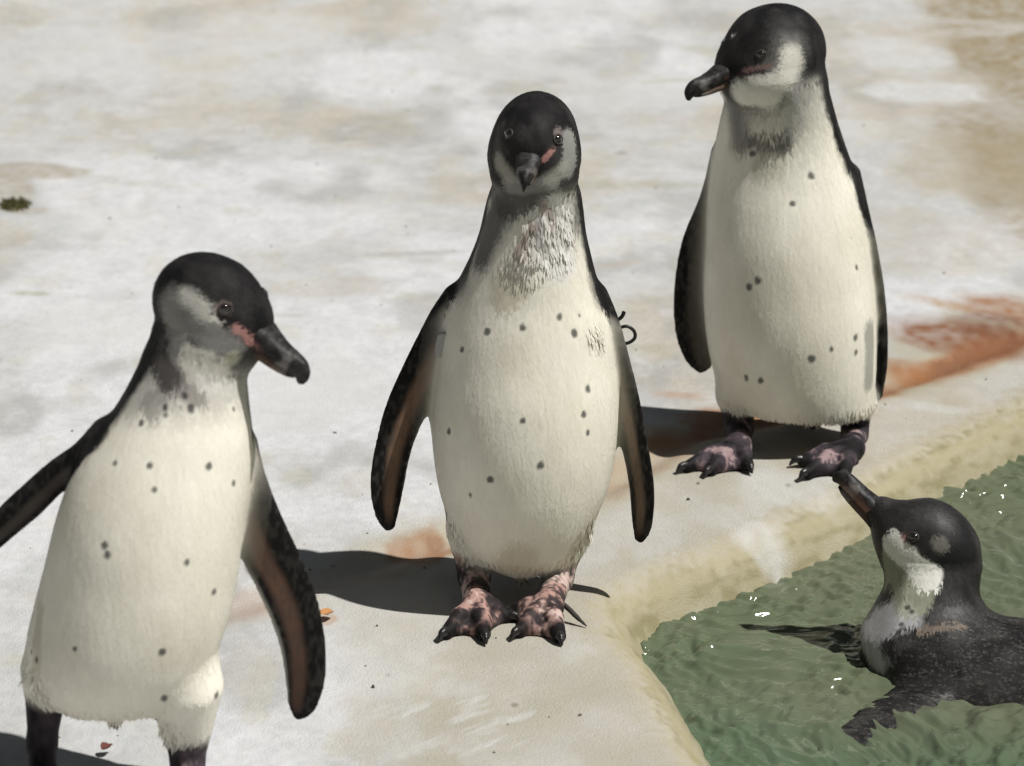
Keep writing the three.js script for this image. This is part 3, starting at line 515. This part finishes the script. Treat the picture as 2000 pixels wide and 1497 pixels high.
  for (const [t, d] of claws) {
    const c = loft([[0, 0.0015, 0.0048], [0.5, 0.002, 0.0036], [1, -0.0035, 0.0012]].map(([a, y, w]) => { const q = t.clone().addScaledVector(d, a * 0.013 + 0.002); return [q.x, q.y + y, q.z, w, w * 1.1, w * 1.1, -d.z, 0, d.x]; }), 3);
    put('claw', surface(field([{ f: c, k: 0.002, kind: 'claw' }]), 0.0012), clawMat);
  }
  return { root, P, put, f: smoothField, origin, m };
}

const trunkStd = (o) => (t, u, q, n1, n3) => {
  const thr = o.thr(t, u); const dark = smooth(thr + 0.10, thr - 0.10, q + 0.14 * n1 + 0.06 * n3);
  let c = mix3(WHITE, [0.58, 0.52, 0.39], clamp(0.25 + 0.7 * n3) * 0.5);
  c = mix3(c, o.neck || [0.3, 0.29, 0.28], (o.neckAmount ?? 0.6) * smooth(o.neckAt ?? 0.8, (o.neckAt ?? 0.8) + 0.12, t + 0.05 * n3 + 0.03 * n1));
  return mix3(c, mix3(BLACK, GREY, clamp(0.06 + 0.6 * n1)), dark);
};
const headStd = (o) => (a, b, e, n1, n3) => mix3(BLACK, GREY, clamp(0.06 + 0.4 * n1 + (o.grizzle || 0) * smooth(0.1, 0.7, a) * (0.6 + n3)));   // dark; the pale parts are markings
const footPink = (n1, n2, n3, kind, t) => { let c = mix3(SKIN, [0.36, 0.22, 0.19], smooth(-0.05, 0.3, n1 + 0.35 * n2)); c = mix3(c, [0.52, 0.42, 0.38], 0.75 * smooth(0.1, 0.4, n1 * 0.6 + n3 + 0.4 * n2)); if (kind === 'toe') c = mix3(c, BLACK, smooth(0.1, 0.8, t)); return mix3(c, BLACK, 0.75 * smooth(0.0, 0.35, -n1 - 0.2 * n2)); };
const footDark = (n1, n2, n3, kind, t) => { let c = mix3(BLACK, [0.07, 0.055, 0.065], clamp(0.5 + n1)); c = mix3(c, [0.38, 0.27, 0.27], 0.7 * smooth(0.22, 0.5, n1 + 0.3 * n2) * (kind === 'leg' ? 0.15 : 1)); return kind === 'toe' ? mix3(c, BLACK, smooth(0.3, 0.9, t)) : c; };

const DEG = Math.PI / 180;
const CREAM = [0.66, 0.64, 0.57], PALE = [0.25, 0.248, 0.23], MIST = [0.22, 0.215, 0.2], ROSE = [0.42, 0.22, 0.2];
// the middle one, bowing its head
const mid = penguin({
  seed: 3.3, ref: [1022, 1166], z0: onLevel(1022, 1166).z, yaw: -0.03,
  label: 'middle penguin facing front with bowed head, ruffled throat and a looped black flipper tag',
  trunk: [[1122, 1008, 1030, 22, 18, 18], [1114, 982, 1058, 20, 42, 42], [1098, 952, 1090, 12, 72, 66], [1070, 915, 1122, 2, 106, 95], [1030, 888, 1150, -6, 132, 118], [985, 868, 1174, -10, 150, 130], [930, 855, 1192, -12, 164, 140], [850, 847, 1203, -15, 172, 145], [760, 851, 1202, -20, 168, 145], [680, 862, 1195, -28, 156, 140], [620, 872, 1186, -33, 146, 130], [560, 893, 1168, -36, 134, 118], [500, 922, 1152, -36, 124, 105], [450, 940, 1141, -34, 112, 95], [400, 952, 1135, -24, 94, 88], [362, 966, 1126, -14, 78, 82], [340, 990, 1102, -10, 54, 54], [326, 1022, 1070, -8, 22, 22]],
  head: { c: [1045, 278, -14], r: [98, 92, 81], yaw: -9 * DEG, pitch: -46 * DEG, roll: -7 * DEG, bill: [[1036, 296, 68], [1024, 354, 140]], root: 40, eye: [1090, 272], cheeks: [[[1044, 318, 18], 66, 50, 76]], deep: 1.25 },
  wings: [
    { turn: 0.5, look: { flip: 1, mid: -0.05, tone: [0.27, 0.165, 0.11] }, rows: [[868, 572, 905, 590, -45, 22], [842, 606, 892, 630, -40, 20], [812, 665, 884, 680, -28, 14], [780, 733, 862, 740, -14, 11], [750, 806, 832, 800, -4, 10], [731, 880, 804, 874, 2, 9], [723, 950, 789, 944, 4, 9], [733, 1004, 778, 1000, 4, 8], [750, 1030, 771, 1028, 2, 7]] },
    { turn: 0.85, look: { flip: 1, mid: 0.05, tone: [0.25, 0.175, 0.125] }, rows: [[1180, 570, 1140, 590, -50, 22], [1203, 615, 1158, 640, -42, 18], [1229, 700, 1178, 710, -30, 13], [1250, 785, 1196, 790, -18, 11], [1267, 880, 1217, 880, -8, 10], [1277, 955, 1231, 960, -2, 9], [1272, 1022, 1236, 1025, 0, 8], [1257, 1054, 1240, 1053, 0, 6]] },
  ],
  legs: [
    { hip: [915, 1040, -6], ankle: [926, 1125, 16], r: [40, 29], heel: [932, 1182], toes: [[872, 1236], [946, 1240], [990, 1205]] },
    { hip: [1108, 1050, -6], ankle: [1088, 1130, 16], r: [38, 29], heel: [1072, 1184], toes: [[1092, 1243], [1014, 1234], [1000, 1198]] },
  ],
  tail: [[1030, 990, -110, 50, 34], [1050, 1060, -150, 56, 24], [1060, 1105, -185, 46, 12]],
  ruffs: [[1075, 455, 78, 0.0016], [1020, 515, 50, 0.0014], [1165, 650, 34, 0.0012], [1150, 1040, 60, 0.002], [880, 1030, 50, 0.0012]],
  trunkColour: trunkStd({ thr: (t, u) => lerp(-0.3, u > 0 ? 0.42 : 0.34, smooth(0.5, 0.72, t)), neckAt: 0.74, neckAmount: 0.2 }),
  headColour: headStd({ grizzle: 0.4 }),
  footColour: footPink,
  dots: [[952, 647], [1020, 640], [1093, 619, 8], [1122, 652, 7], [902, 683, 5], [876, 842, 7], [1021, 823, 7], [1055, 911, 7], [957, 938, 6], [918, 968, 6], [1148, 760, 6], [1141, 810, 6], [1148, 845, 5], [1132, 617, 4]],
  marks: [{ at: [972, 400], to: [940, 490], r: 52, c: [0.085, 0.083, 0.08], a: 0.9, soft: 0.7 }, { at: [905, 560], r: 44, c: [0.22, 0.21, 0.19], a: 0.6, soft: 0.9 }, { at: [1122, 400], to: [1128, 440], r: 22, c: [0.1, 0.095, 0.09], a: 0.75, soft: 0.8 }, { at: [1080, 420], to: [1085, 500], r: 56, c: [0.74, 0.72, 0.7], a: 0.85, soft: 0.5 }, { at: [1030, 480], to: [1012, 520], r: 30, c: [0.62, 0.58, 0.54], a: 0.7 }, { at: [1035, 440], to: [1012, 490], r: 11, c: [0.22, 0.15, 0.12], a: 0.6 }, { at: [1062, 395], to: [1076, 425], r: 12, c: [0.2, 0.13, 0.11], a: 0.6 }, { at: [1050, 430], to: [1038, 450], r: 10, c: [0.2, 0.14, 0.12], a: 0.5 }, { at: [1012, 1095], r: 60, c: [0.5, 0.42, 0.26], a: 0.4 }, { at: [985, 560], r: 50, c: [0.4, 0.35, 0.24], a: 0.5 },  // first grey paints the head's shadow onto the grey left neck
    { at: [985, 392], to: [1035, 388], r: 34, c: [0.08, 0.077, 0.073], a: 0.9, soft: 0.7 }, { at: [1000, 362], to: [1075, 358], r: 24, c: PALE, a: 0.85 }, { at: [976, 255], to: [978, 330], r: 26, c: [0.11, 0.105, 0.095], a: 0.8, soft: 0.8 }, { at: [975, 315], to: [1000, 350], r: 24, c: [0.42, 0.4, 0.34], a: 0.7, soft: 0.8 }, { at: [1112, 275], to: [1108, 330], r: 27, c: PALE, a: 0.95 }, { at: [1098, 330], to: [1070, 352], r: 24, c: [0.33, 0.33, 0.29], a: 0.85, soft: 0.8 },  // first stroke: shade under the chin, painted over the grey feathers
    { at: [1090, 262], r: 14, c: [0.36, 0.3, 0.28], a: 0.4, rag: 0.2 }, { at: [1076, 297], to: [1060, 314], r: 8, c: ROSE, a: 0.9, rag: 0.2 }, { at: [978, 245], to: [992, 300], r: 9, c: [0.05, 0.045, 0.04], a: 0.8 }],
});
// the left one, striding with open flippers
const left = penguin({
  seed: 17.1, ref: [260, 1562], z0: onLevel(260, 1562).z, yaw: 0.16,
  label: 'leftmost penguin striding with open flippers, its head turned towards the middle penguin',
  trunk: [[1394, 205, 245, 8, 18, 18], [1386, 150, 300, 5, 55, 55], [1362, 98, 360, 0, 105, 95], [1310, 56, 405, -5, 145, 130], [1245, 54, 432, -10, 168, 145], [1175, 70, 452, -12, 176, 150], [1100, 90, 464, -15, 176, 150], [1020, 110, 474, -18, 170, 148], [945, 135, 484, -25, 160, 142], [885, 165, 489, -32, 146, 135], [830, 205, 487, -38, 130, 125], [780, 238, 482, -54, 124, 118], [720, 270, 476, -66, 112, 108], [672, 290, 472, -74, 100, 102], [640, 318, 446, -76, 64, 64], [622, 360, 404, -76, 22, 22]],
  extra: [],
  head: { c: [410, 600, -76], r: [118, 101, 94], yaw: 58 * DEG, pitch: -20 * DEG, bill: [[502, 645, -32], [597, 724, 12]], root: 36, eye: [440, 603], cheeks: [[[424, 655, -64], 80, 60, 82]], deep: 1.4 },
  wings: [
    { turn: 0.35, look: { mid: -0.1, tone: [0.16, 0.135, 0.115] }, rows: [[225, 815, 215, 920, -55, 40], [165, 858, 178, 935, -60, 22], [112, 892, 128, 952, -66, 14], [50, 948, 62, 1014, -70, 11], [0, 998, 8, 1060, -74, 10], [-55, 1056, -48, 1106, -78, 9], [-90, 1100, -85, 1122, -80, 7]] },
    { turn: 0.35, look: { flip: 1, mid: -0.15, tone: [0.26, 0.15, 0.11], amount: 0.75, edge: [0.3, 0.3, 0.28] }, rows: [[488, 850, 440, 900, -70, 30], [530, 955, 452, 1000, -68, 20], [572, 1045, 466, 1085, -62, 13], [606, 1120, 496, 1150, -56, 11], [629, 1195, 524, 1205, -50, 10], [638, 1265, 546, 1270, -46, 9], [634, 1330, 556, 1335, -44, 9], [614, 1378, 560, 1384, -44, 8], [590, 1400, 570, 1400, -44, 6]] },
  ],
  legs: [
    { hip: [92, 1320, -10], ankle: [82, 1450, -20], white: 0.2, r: [46, 27], heel: [86, 1560], toes: [[20, 1640], [90, 1665], [150, 1640]] },
    { hip: [362, 1345, 10], ankle: [366, 1492, 0], white: 0.6, r: [74, 30], heel: [372, 1560], toes: [[330, 1650], [400, 1665], [460, 1640]] },
  ],
  tail: [[240, 1270, -110, 50, 34], [230, 1310, -145, 56, 24], [225, 1335, -175, 46, 12]],
  ruffs: [[330, 1440, 50, 0.003], [60, 1330, 50, 0.002]],
  trunkColour: trunkStd({ thr: (t, u) => lerp(-0.3, u > 0 ? 0.25 : 0.3, smooth(0.5, 0.75, t)) + 0.28 * smooth(0.82, 0.95, t) * (u < 0.4 ? 1 : 0.3), neckAt: 0.74, neckAmount: 0.6 }),
  headColour: headStd({}),
  footColour: footDark,
  dots: [[275, 826], [322, 795, 6], [323, 812, 6], [372, 798, 7], [361, 772, 8], [292, 910, 8], [301, 957, 8], [408, 911, 7], [224, 904, 6], [457, 800, 5], [456, 945, 6], [203, 1067, 7], [209, 1084, 7], [365, 1098, 8], [418, 1156, 7], [146, 1268, 6], [317, 1275, 7], [424, 1358, 8], [321, 1364, 7], [445, 1265, 5], [60, 1275, 6], [70, 1290, 6]],
  marks: [{ at: [330, 600], to: [350, 655], r: 48, c: [0.3, 0.295, 0.27], a: 0.85, soft: 0.7, both: 1 }, { at: [395, 640], to: [450, 680], r: 40, c: MIST, a: 0.9, both: 1 }, { at: [365, 690], to: [430, 712], r: 26, c: CREAM, a: 0.75, both: 1 }, { at: [366, 578], to: [402, 605], r: 30, c: [0.5, 0.49, 0.44], a: 0.85, soft: 0.8, both: 1 }, { at: [420, 622], to: [436, 632], r: 8, c: CREAM, a: 0.6 }, { at: [440, 603], r: 20, c: [0.24, 0.17, 0.16], a: 0.75, both: 1 }, { at: [455, 700], r: 20, c: [0.45, 0.44, 0.33], a: 0.7, both: 1 }, { at: [462, 640], to: [500, 668], r: 11, c: ROSE, a: 0.9, rag: 0.2, both: 1 },  // the cream stroke under the jaw includes a painted sunlit band
    { at: [318, 690], to: [335, 730], r: 36, c: [0.035, 0.03, 0.03], a: 0.9 }, { at: [355, 755], to: [380, 770], r: 28, c: [0.16, 0.14, 0.135], a: 0.6 }, { at: [300, 780], r: 40, c: [0.16, 0.15, 0.15], a: 0.5 }, { at: [400, 740], to: [455, 745], r: 22, c: [0.66, 0.64, 0.6], a: 0.7 }, { at: [80, 1180], to: [70, 1300], r: 20, c: [0.35, 0.25, 0.15], a: 0.35 }],  // first dark stroke is the head's shadow on the neck, painted in
});
// the right one on the coping
const right = penguin({
  seed: 29.7, ref: [1540, 863], z0: onLevel(1540, 863).z, yaw: -0.3,
  label: 'rightmost standing penguin with clean white front, upright and looking left above the swimmer',
  trunk: [[812, 1560, 1610, 8, 18, 18], [806, 1490, 1670, 5, 66, 66], [792, 1430, 1700, 0, 108, 98], [760, 1406, 1708, -5, 130, 115], [700, 1387, 1712, -8, 143, 125], [620, 1377, 1710, -12, 150, 130], [540, 1377, 1702, -18, 147, 128], [460, 1382, 1692, -22, 137, 122], [390, 1387, 1681, -28, 121, 115], [330, 1392, 1667, -34, 105, 108], [280, 1399, 1650, -36, 95, 100], [235, 1409, 1634, -30, 88, 95], [180, 1425, 1618, -20, 86, 90], [150, 1440, 1608, -16, 78, 80], [125, 1472, 1572, -14, 48, 48], [112, 1500, 1544, -14, 20, 20]],
  head: { c: [1512, 104, -14], r: [105, 95, 86], yaw: -58 * DEG, pitch: -8 * DEG, bill: [[1428, 133, 30], [1343, 175, 86]], root: 34, eye: [1487, 107], cheeks: [[[1482, 150, 0], 74, 55, 82]], deep: 1.3 },
  wings: [
    { turn: 0.3, look: { mid: 0.1, tone: [0.07, 0.055, 0.05] }, rows: [[1396, 290, 1440, 320, -75, 24], [1366, 384, 1425, 400, -78, 16], [1331, 470, 1410, 480, -78, 11], [1316, 560, 1400, 565, -76, 10], [1318, 640, 1396, 640, -74, 9], [1336, 694, 1394, 690, -72, 8], [1362, 722, 1392, 718, -72, 6]] },
    { turn: 1.05, look: { flip: 1, mid: 0.0, tone: [0.16, 0.155, 0.16], amount: 0.9 }, rows: [[1672, 330, 1640, 350, -50, 18], [1690, 400, 1655, 410, -40, 14], [1708, 470, 1672, 476, -30, 11], [1722, 550, 1690, 552, -24, 10], [1730, 640, 1704, 640, -20, 9], [1730, 715, 1711, 715, -18, 8], [1721, 770, 1713, 770, -18, 6]] },
  ],
  legs: [
    { hip: [1440, 775, 0], ankle: [1443, 835, 12], r: [38, 27], heel: [1442, 872], toes: [[1342, 912], [1388, 919], [1462, 910]] },
    { hip: [1670, 790, 0], ankle: [1670, 848, 12], r: [38, 24], heel: [1664, 876], toes: [[1568, 900], [1578, 924], [1650, 926]] },
  ],
  tail: [[1560, 720, -110, 44, 34], [1570, 760, -145, 50, 24], [1575, 795, -180, 40, 12]],
  ruffs: [[1500, 260, 60, 0.0015]],
  trunkColour: trunkStd({ thr: (t, u) => lerp(-0.25, u > 0 ? 0.28 : -0.1, smooth(0.45, 0.75, t)), neckAt: 0.78, neckAmount: 0.5 }),
  headColour: headStd({ grizzle: 0.4 }),
  footColour: footDark,
  dots: [[1470, 300, 7], [1585, 343, 6], [1547, 398, 6], [1464, 560, 7], [1480, 549, 7], [1674, 522, 5], [1585, 700, 7], [1624, 682, 5], [1457, 738, 6], [1485, 745, 6], [1672, 660, 6], [1672, 690, 6]],
  marks: [{ at: [1545, 100], to: [1500, 170], r: 58, c: [0.24, 0.235, 0.22], a: 0.75, soft: 0.9, both: 1 }, { at: [1450, 182], to: [1500, 188], r: 36, c: [0.76, 0.74, 0.66], a: 0.97, both: 1 }, { at: [1548, 114], to: [1520, 170], r: 36, c: CREAM, a: 0.95, soft: 0.7, both: 1 }, { at: [1535, 104], r: 24, c: CREAM, a: 0.6, soft: 0.9, both: 1 }, { at: [1470, 165], to: [1500, 160], r: 22, c: CREAM, a: 0.9, both: 1 }, { at: [1560, 190], to: [1550, 250], r: 36, c: [0.45, 0.44, 0.42], a: 0.6, soft: 0.9 },
    { at: [1470, 272], to: [1530, 276], r: 32, c: [0.09, 0.085, 0.08], a: 0.8, soft: 1, rag: 0.5 }, { at: [1440, 225], to: [1440, 265], r: 44, c: [0.13, 0.125, 0.12], a: 0.8, soft: 0.9 }, { at: [1455, 138], to: [1500, 127], r: 8, c: [0.24, 0.15, 0.14], a: 0.8, rag: 0.3, both: 1, soft: 0.8 }, { at: [1440, 146], to: [1490, 138], r: 5, c: [0.05, 0.03, 0.03], a: 0.8, rag: 0.25, both: 1 }, { at: [1430, 72], r: 5, c: [0.6, 0.6, 0.58], a: 0.9, rag: 0.3 }, { at: [1414, 78], r: 4, c: [0.5, 0.5, 0.5], a: 0.8, rag: 0.3 }, { at: [1500, 320], r: 40, c: [0.4, 0.4, 0.3], a: 0.4 }, { at: [1700, 640], to: [1700, 740], r: 26, c: [0.22, 0.22, 0.2], a: 0.7 }],  // second grey paints the chin's shadow on the grey throat
});
// the swimmer
{
  const near = onLevel(1850, 1352, WATER_Y), z0 = near.z - 0.085, s = pxPerM(onPlane(1850, 1250, z0)), X = (px) => ray(px, 700).x * (z0 - EYE.z) / ray(px, 700).z;
  const T = V(0.955, 0, 0.297).normalize(), L = V(-0.297, 0, 0.955).normalize(), o = V(X(1760), 0, z0);
  const body = stack([[-0.012, -0.052, 0.006, 0.006, 0.006], [0, -0.050, 0.035, 0.032, 0.036], [0.018, -0.052, 0.056, 0.05, 0.06], [0.05, -0.060, 0.075, 0.058, 0.07], [0.10, -0.066, 0.086, 0.060, 0.075], [0.16, -0.070, 0.09, 0.062, 0.075], [0.24, -0.074, 0.086, 0.060, 0.07], [0.32, -0.07, 0.062, 0.05, 0.055], [0.38, -0.075, 0.03, 0.02, 0.024], [0.42, -0.078, 0.012, 0.007, 0.007]].map(([q, y, a, f, b]) => [o.clone().addScaledVector(T, q).setY(y), a, f, b]), T, L.clone().negate());
  const PP = (x, y, dz) => onPlane(x, y, z0 + dz / s);
  const neck = stack([[1305, 1778, 6, 90, 95, 90], [1275, 1798, 2, 112, 116, 105], [1235, 1799, -6, 118, 116, 105], [1195, 1808, -18, 104, 104, 100], [1155, 1818, -32, 93, 92, 92], [1120, 1822, -44, 84, 84, 86], [1098, 1824, -50, 62, 62, 62], [1080, 1826, -54, 24, 24, 24]].map(([y, x, dz, a, f, b]) => [PP(x, y, dz), a / s, f / s, b / s]), V(0, 1, 0), V(1, 0, 0));
  const w0 = onLevel(1810, 1355, WATER_Y - 0.004), w1 = onLevel(1705, 1415, WATER_Y - 0.0045), w2 = onLevel(1598, 1485, WATER_Y - 0.006), dir = w2.clone().sub(w0).normalize(), wl = V(-dir.z, 0, dir.x);
  const wing = loft([[w0, 0.026, 0.011], [w0.clone().lerp(w1, 0.5), 0.026, 0.008], [w1, 0.024, 0.006], [w1.clone().lerp(w2, 0.5), 0.019, 0.005], [w2, 0.010, 0.004]].map(([p, a, h]) => [p.x, p.y, p.z, a, h, h, wl.x, wl.y, wl.z]), 3);
  const swim = penguin({
    seed: 41.9, ref: [1850, 1250], z0, level: WATER_Y, wet: true, cell: 0.0017,
    label: 'penguin swimming in the pool with wet dark back, beak raised to the edge',
    extra: [{ f: body, k: 0.01, kind: 'back' }, { f: neck, k: 0.03, kind: 'neck' }, { f: wing, k: 0.02, kind: 'back' }],
    head: { c: [1824, 1066, -64], r: [98, 82, 80], yaw: -104 * DEG, pitch: 34 * DEG, bill: [[1742, 1020, -86], [1644, 925, -124]], root: 43, eye: [1784, 1050], cheeks: [[[1782, 1078, -70], 62, 48, 68]], deep: 1.3, open: 0.03, gapeTo: 1.1, taper: 29, gape: [0.5, 0.25, 0.2] },
    wings: [], trunkColour: () => BLACK, headColour: headStd({ grizzle: 0.3 }), footColour: footDark, dots: [[1772, 1187, 6], [1782, 1195, 5], [1760, 1220, 5]],
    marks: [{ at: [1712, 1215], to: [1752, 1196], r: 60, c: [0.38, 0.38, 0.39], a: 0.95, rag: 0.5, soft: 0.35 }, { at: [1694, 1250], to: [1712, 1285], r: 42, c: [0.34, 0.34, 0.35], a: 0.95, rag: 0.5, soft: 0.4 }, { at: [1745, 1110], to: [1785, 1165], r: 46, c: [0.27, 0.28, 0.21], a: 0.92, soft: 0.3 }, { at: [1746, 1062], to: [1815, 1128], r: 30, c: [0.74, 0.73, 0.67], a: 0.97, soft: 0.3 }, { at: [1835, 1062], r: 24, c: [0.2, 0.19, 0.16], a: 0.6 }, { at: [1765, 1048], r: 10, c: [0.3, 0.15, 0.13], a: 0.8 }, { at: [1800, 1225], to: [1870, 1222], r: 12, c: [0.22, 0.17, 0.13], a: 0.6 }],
  });
}
// what the middle penguin wears on its flippers
{
  const dz = -36, loop = new THREE.CatmullRomCurve3([[1192, 650], [1212, 640], [1226, 638], [1239, 648], [1240, 660], [1230, 669], [1212, 672], [1192, 668]].map(([x, y]) => mid.P(x, y, dz)));
  const t = mid.put('flipper_tag', new THREE.TubeGeometry(loop, 48, 0.0017, 8), blackPlastic);
  const hook = new THREE.CatmullRomCurve3([[1184, 624], [1208, 624], [1216, 617], [1219, 609]].map(([x, y]) => mid.P(x, y, dz))); mid.put('tag_end', new THREE.TubeGeometry(hook, 20, 0.0019, 8), blackPlastic);
  const a = march(mid.f, 868, 652), b = march(mid.f, 860, 694);
  if (a && b) { const L = b.clone().sub(a), band = loft([0, 0.15, 0.85, 1].map((q, i) => { const c = a.clone().addScaledVector(L, q).add(V(0, 0, 0.0012)), w = i % 3 ? 0.0062 : 0.004; return [c.x, c.y, c.z, w, 0.0022, 0.0022, 1, 0, 0]; }), 3); mid.put('flipper_band', surface(field([{ f: band, k: 0.002, kind: 'band' }]), 0.0009), metalTag); }
}
// dry scraps on the concrete
function scrap(px, py, r, col, seed, label) {
  const c = onLevel(px, py, 0.004), rnd = rng(seed), g = new THREE.BufferGeometry(), P = [], I = [], n = 12;
  for (let k = 0; k <= 4; k++) for (let i = 0; i < n; i++) { const a = i / n * 2 * Math.PI, q = r * k / 4 * (0.75 + 0.5 * Math.abs(noise3(Math.cos(a) * 1.5 + seed, Math.sin(a) * 1.5, 2))); P.push(q * Math.cos(a) * 1.4, 0.002 + 0.5 * q * Math.sin(a) * Math.cos(a * 0.5) + 0.25 * q + 0.0015 * noise3(a * 2, q * 300, seed), q * Math.sin(a)); }
  for (let k = 0; k < 4; k++) for (let i = 0; i < n; i++) { const a = k * n + i, b = k * n + (i + 1) % n; I.push(a, a + n, b, b, a + n, b + n); }
  g.setAttribute('position', new THREE.Float32BufferAttribute(P, 3)); g.setIndex(I); g.computeVertexNormals();
  const o = part('dry_leaf', g, new THREE.MeshStandardMaterial({ name: 'dry_leaf', color: new THREE.Color(...col), roughness: 0.8, side: THREE.DoubleSide })); o.position.copy(c); o.rotation.y = rnd() * 6; tag(o, label, 'leaf');
}
scrap(640, 1204, 0.0075, [0.42, 0.2, 0.07], 3, 'orange scrap of dry leaf beside the open flipper of the leftmost penguin');
scrap(208, 1466, 0.0055, [0.11, 0.03, 0.02], 8, 'dark red scrap of leaf between the legs of the leftmost penguin');
{                                                                 // grit strewn on the terrace
  const rnd = rng(31), list = []; for (let i = 0; i < 900 && list.length < 170; i++) { const p = onLevel(-100 + rnd() * 2200, 60 + rnd() * 1440, 0); if (poolDist(p.x, p.z) > 0.07) list.push(p); }
  const m = new THREE.InstancedMesh(new THREE.DodecahedronGeometry(1, 0), new THREE.MeshStandardMaterial({ name: 'grit', roughness: 0.9 }), list.length), o = new THREE.Object3D();
  list.forEach((p, i) => { const r = 0.0006 + 0.0016 * rnd() * rnd(), t = 0.05 + 0.3 * rnd(); o.position.set(p.x, groundY(p.x, p.z) + r * 0.3, p.z); o.rotation.set(rnd() * 6, rnd() * 6, rnd() * 6); o.scale.set(r * 1.5, r * 0.8, r); o.updateMatrix(); m.setMatrixAt(i, o.matrix); m.setColorAt(i, new THREE.Color().setRGB(t, t * 0.9, t * 0.75)); });
  m.name = 'grit'; m.castShadow = m.receiveShadow = true; scene.add(m); tag(m, 'dark specks of grit strewn over the pale concrete', 'grit', null, 'stuff');
}
// the tuft in the stained hollow
{
  const c = onLevel(30, 402, 0.0), rnd = rng(77), P = [], I = [], N = [];
  for (let i = 0; i < 130; i++) { const a = rnd() * 6.283, q = Math.sqrt(rnd()), x = q * 0.022 * Math.cos(a), z = q * 0.03 * Math.sin(a), h = 0.005 + 0.011 * rnd() * (1.1 - q), w = 0.0018, l = (rnd() - 0.5) * 0.016, m = (rnd() - 0.5) * 0.016, o = P.length / 3; P.push(x - w, -0.002, z, x + w, -0.002, z, x + l * 0.4 + w * 0.6, h * 0.6, z + m * 0.4, x + l, h, z + m); I.push(o, o + 1, o + 2, o, o + 2, o + 3); }
  const g = new THREE.BufferGeometry(); g.setAttribute('position', new THREE.Float32BufferAttribute(P, 3)); g.setIndex(I); g.computeVertexNormals();
  const o = part('moss_tuft', g, new THREE.MeshStandardMaterial({ name: 'moss', color: new THREE.Color(0.14, 0.13, 0.05), roughness: 0.9, side: THREE.DoubleSide })); o.position.copy(c); tag(o, 'small olive tuft of moss in the brown stain at the far left edge', 'moss');
}
tag(part('twig', (() => { const a = onLevel(1088, 1172, 0.02), b = onLevel(1146, 1222, 0.004), L = b.clone().sub(a); const q = loft([0, 0.3, 0.7, 1].map((t, i) => { const c = a.clone().addScaledVector(L, t); const w = [0.0022, 0.0026, 0.0022, 0.0008][i]; return [c.x, c.y + 0.001 * Math.sin(t * 5), c.z, w, w, w, 0, 1, 0]; }), 3); return surface(field([{ f: q, k: 0.002, kind: 'twig' }], (x, y, z) => 0.0003 * noise3(x * 400, y * 400, z * 400)), 0.0009); })(), new THREE.MeshStandardMaterial({ name: 'bark', color: new THREE.Color(0.03, 0.026, 0.022), roughness: 0.8 })), 'short dark twig lying against the foot of the middle penguin', 'twig');
renderer.render(scene, camera);
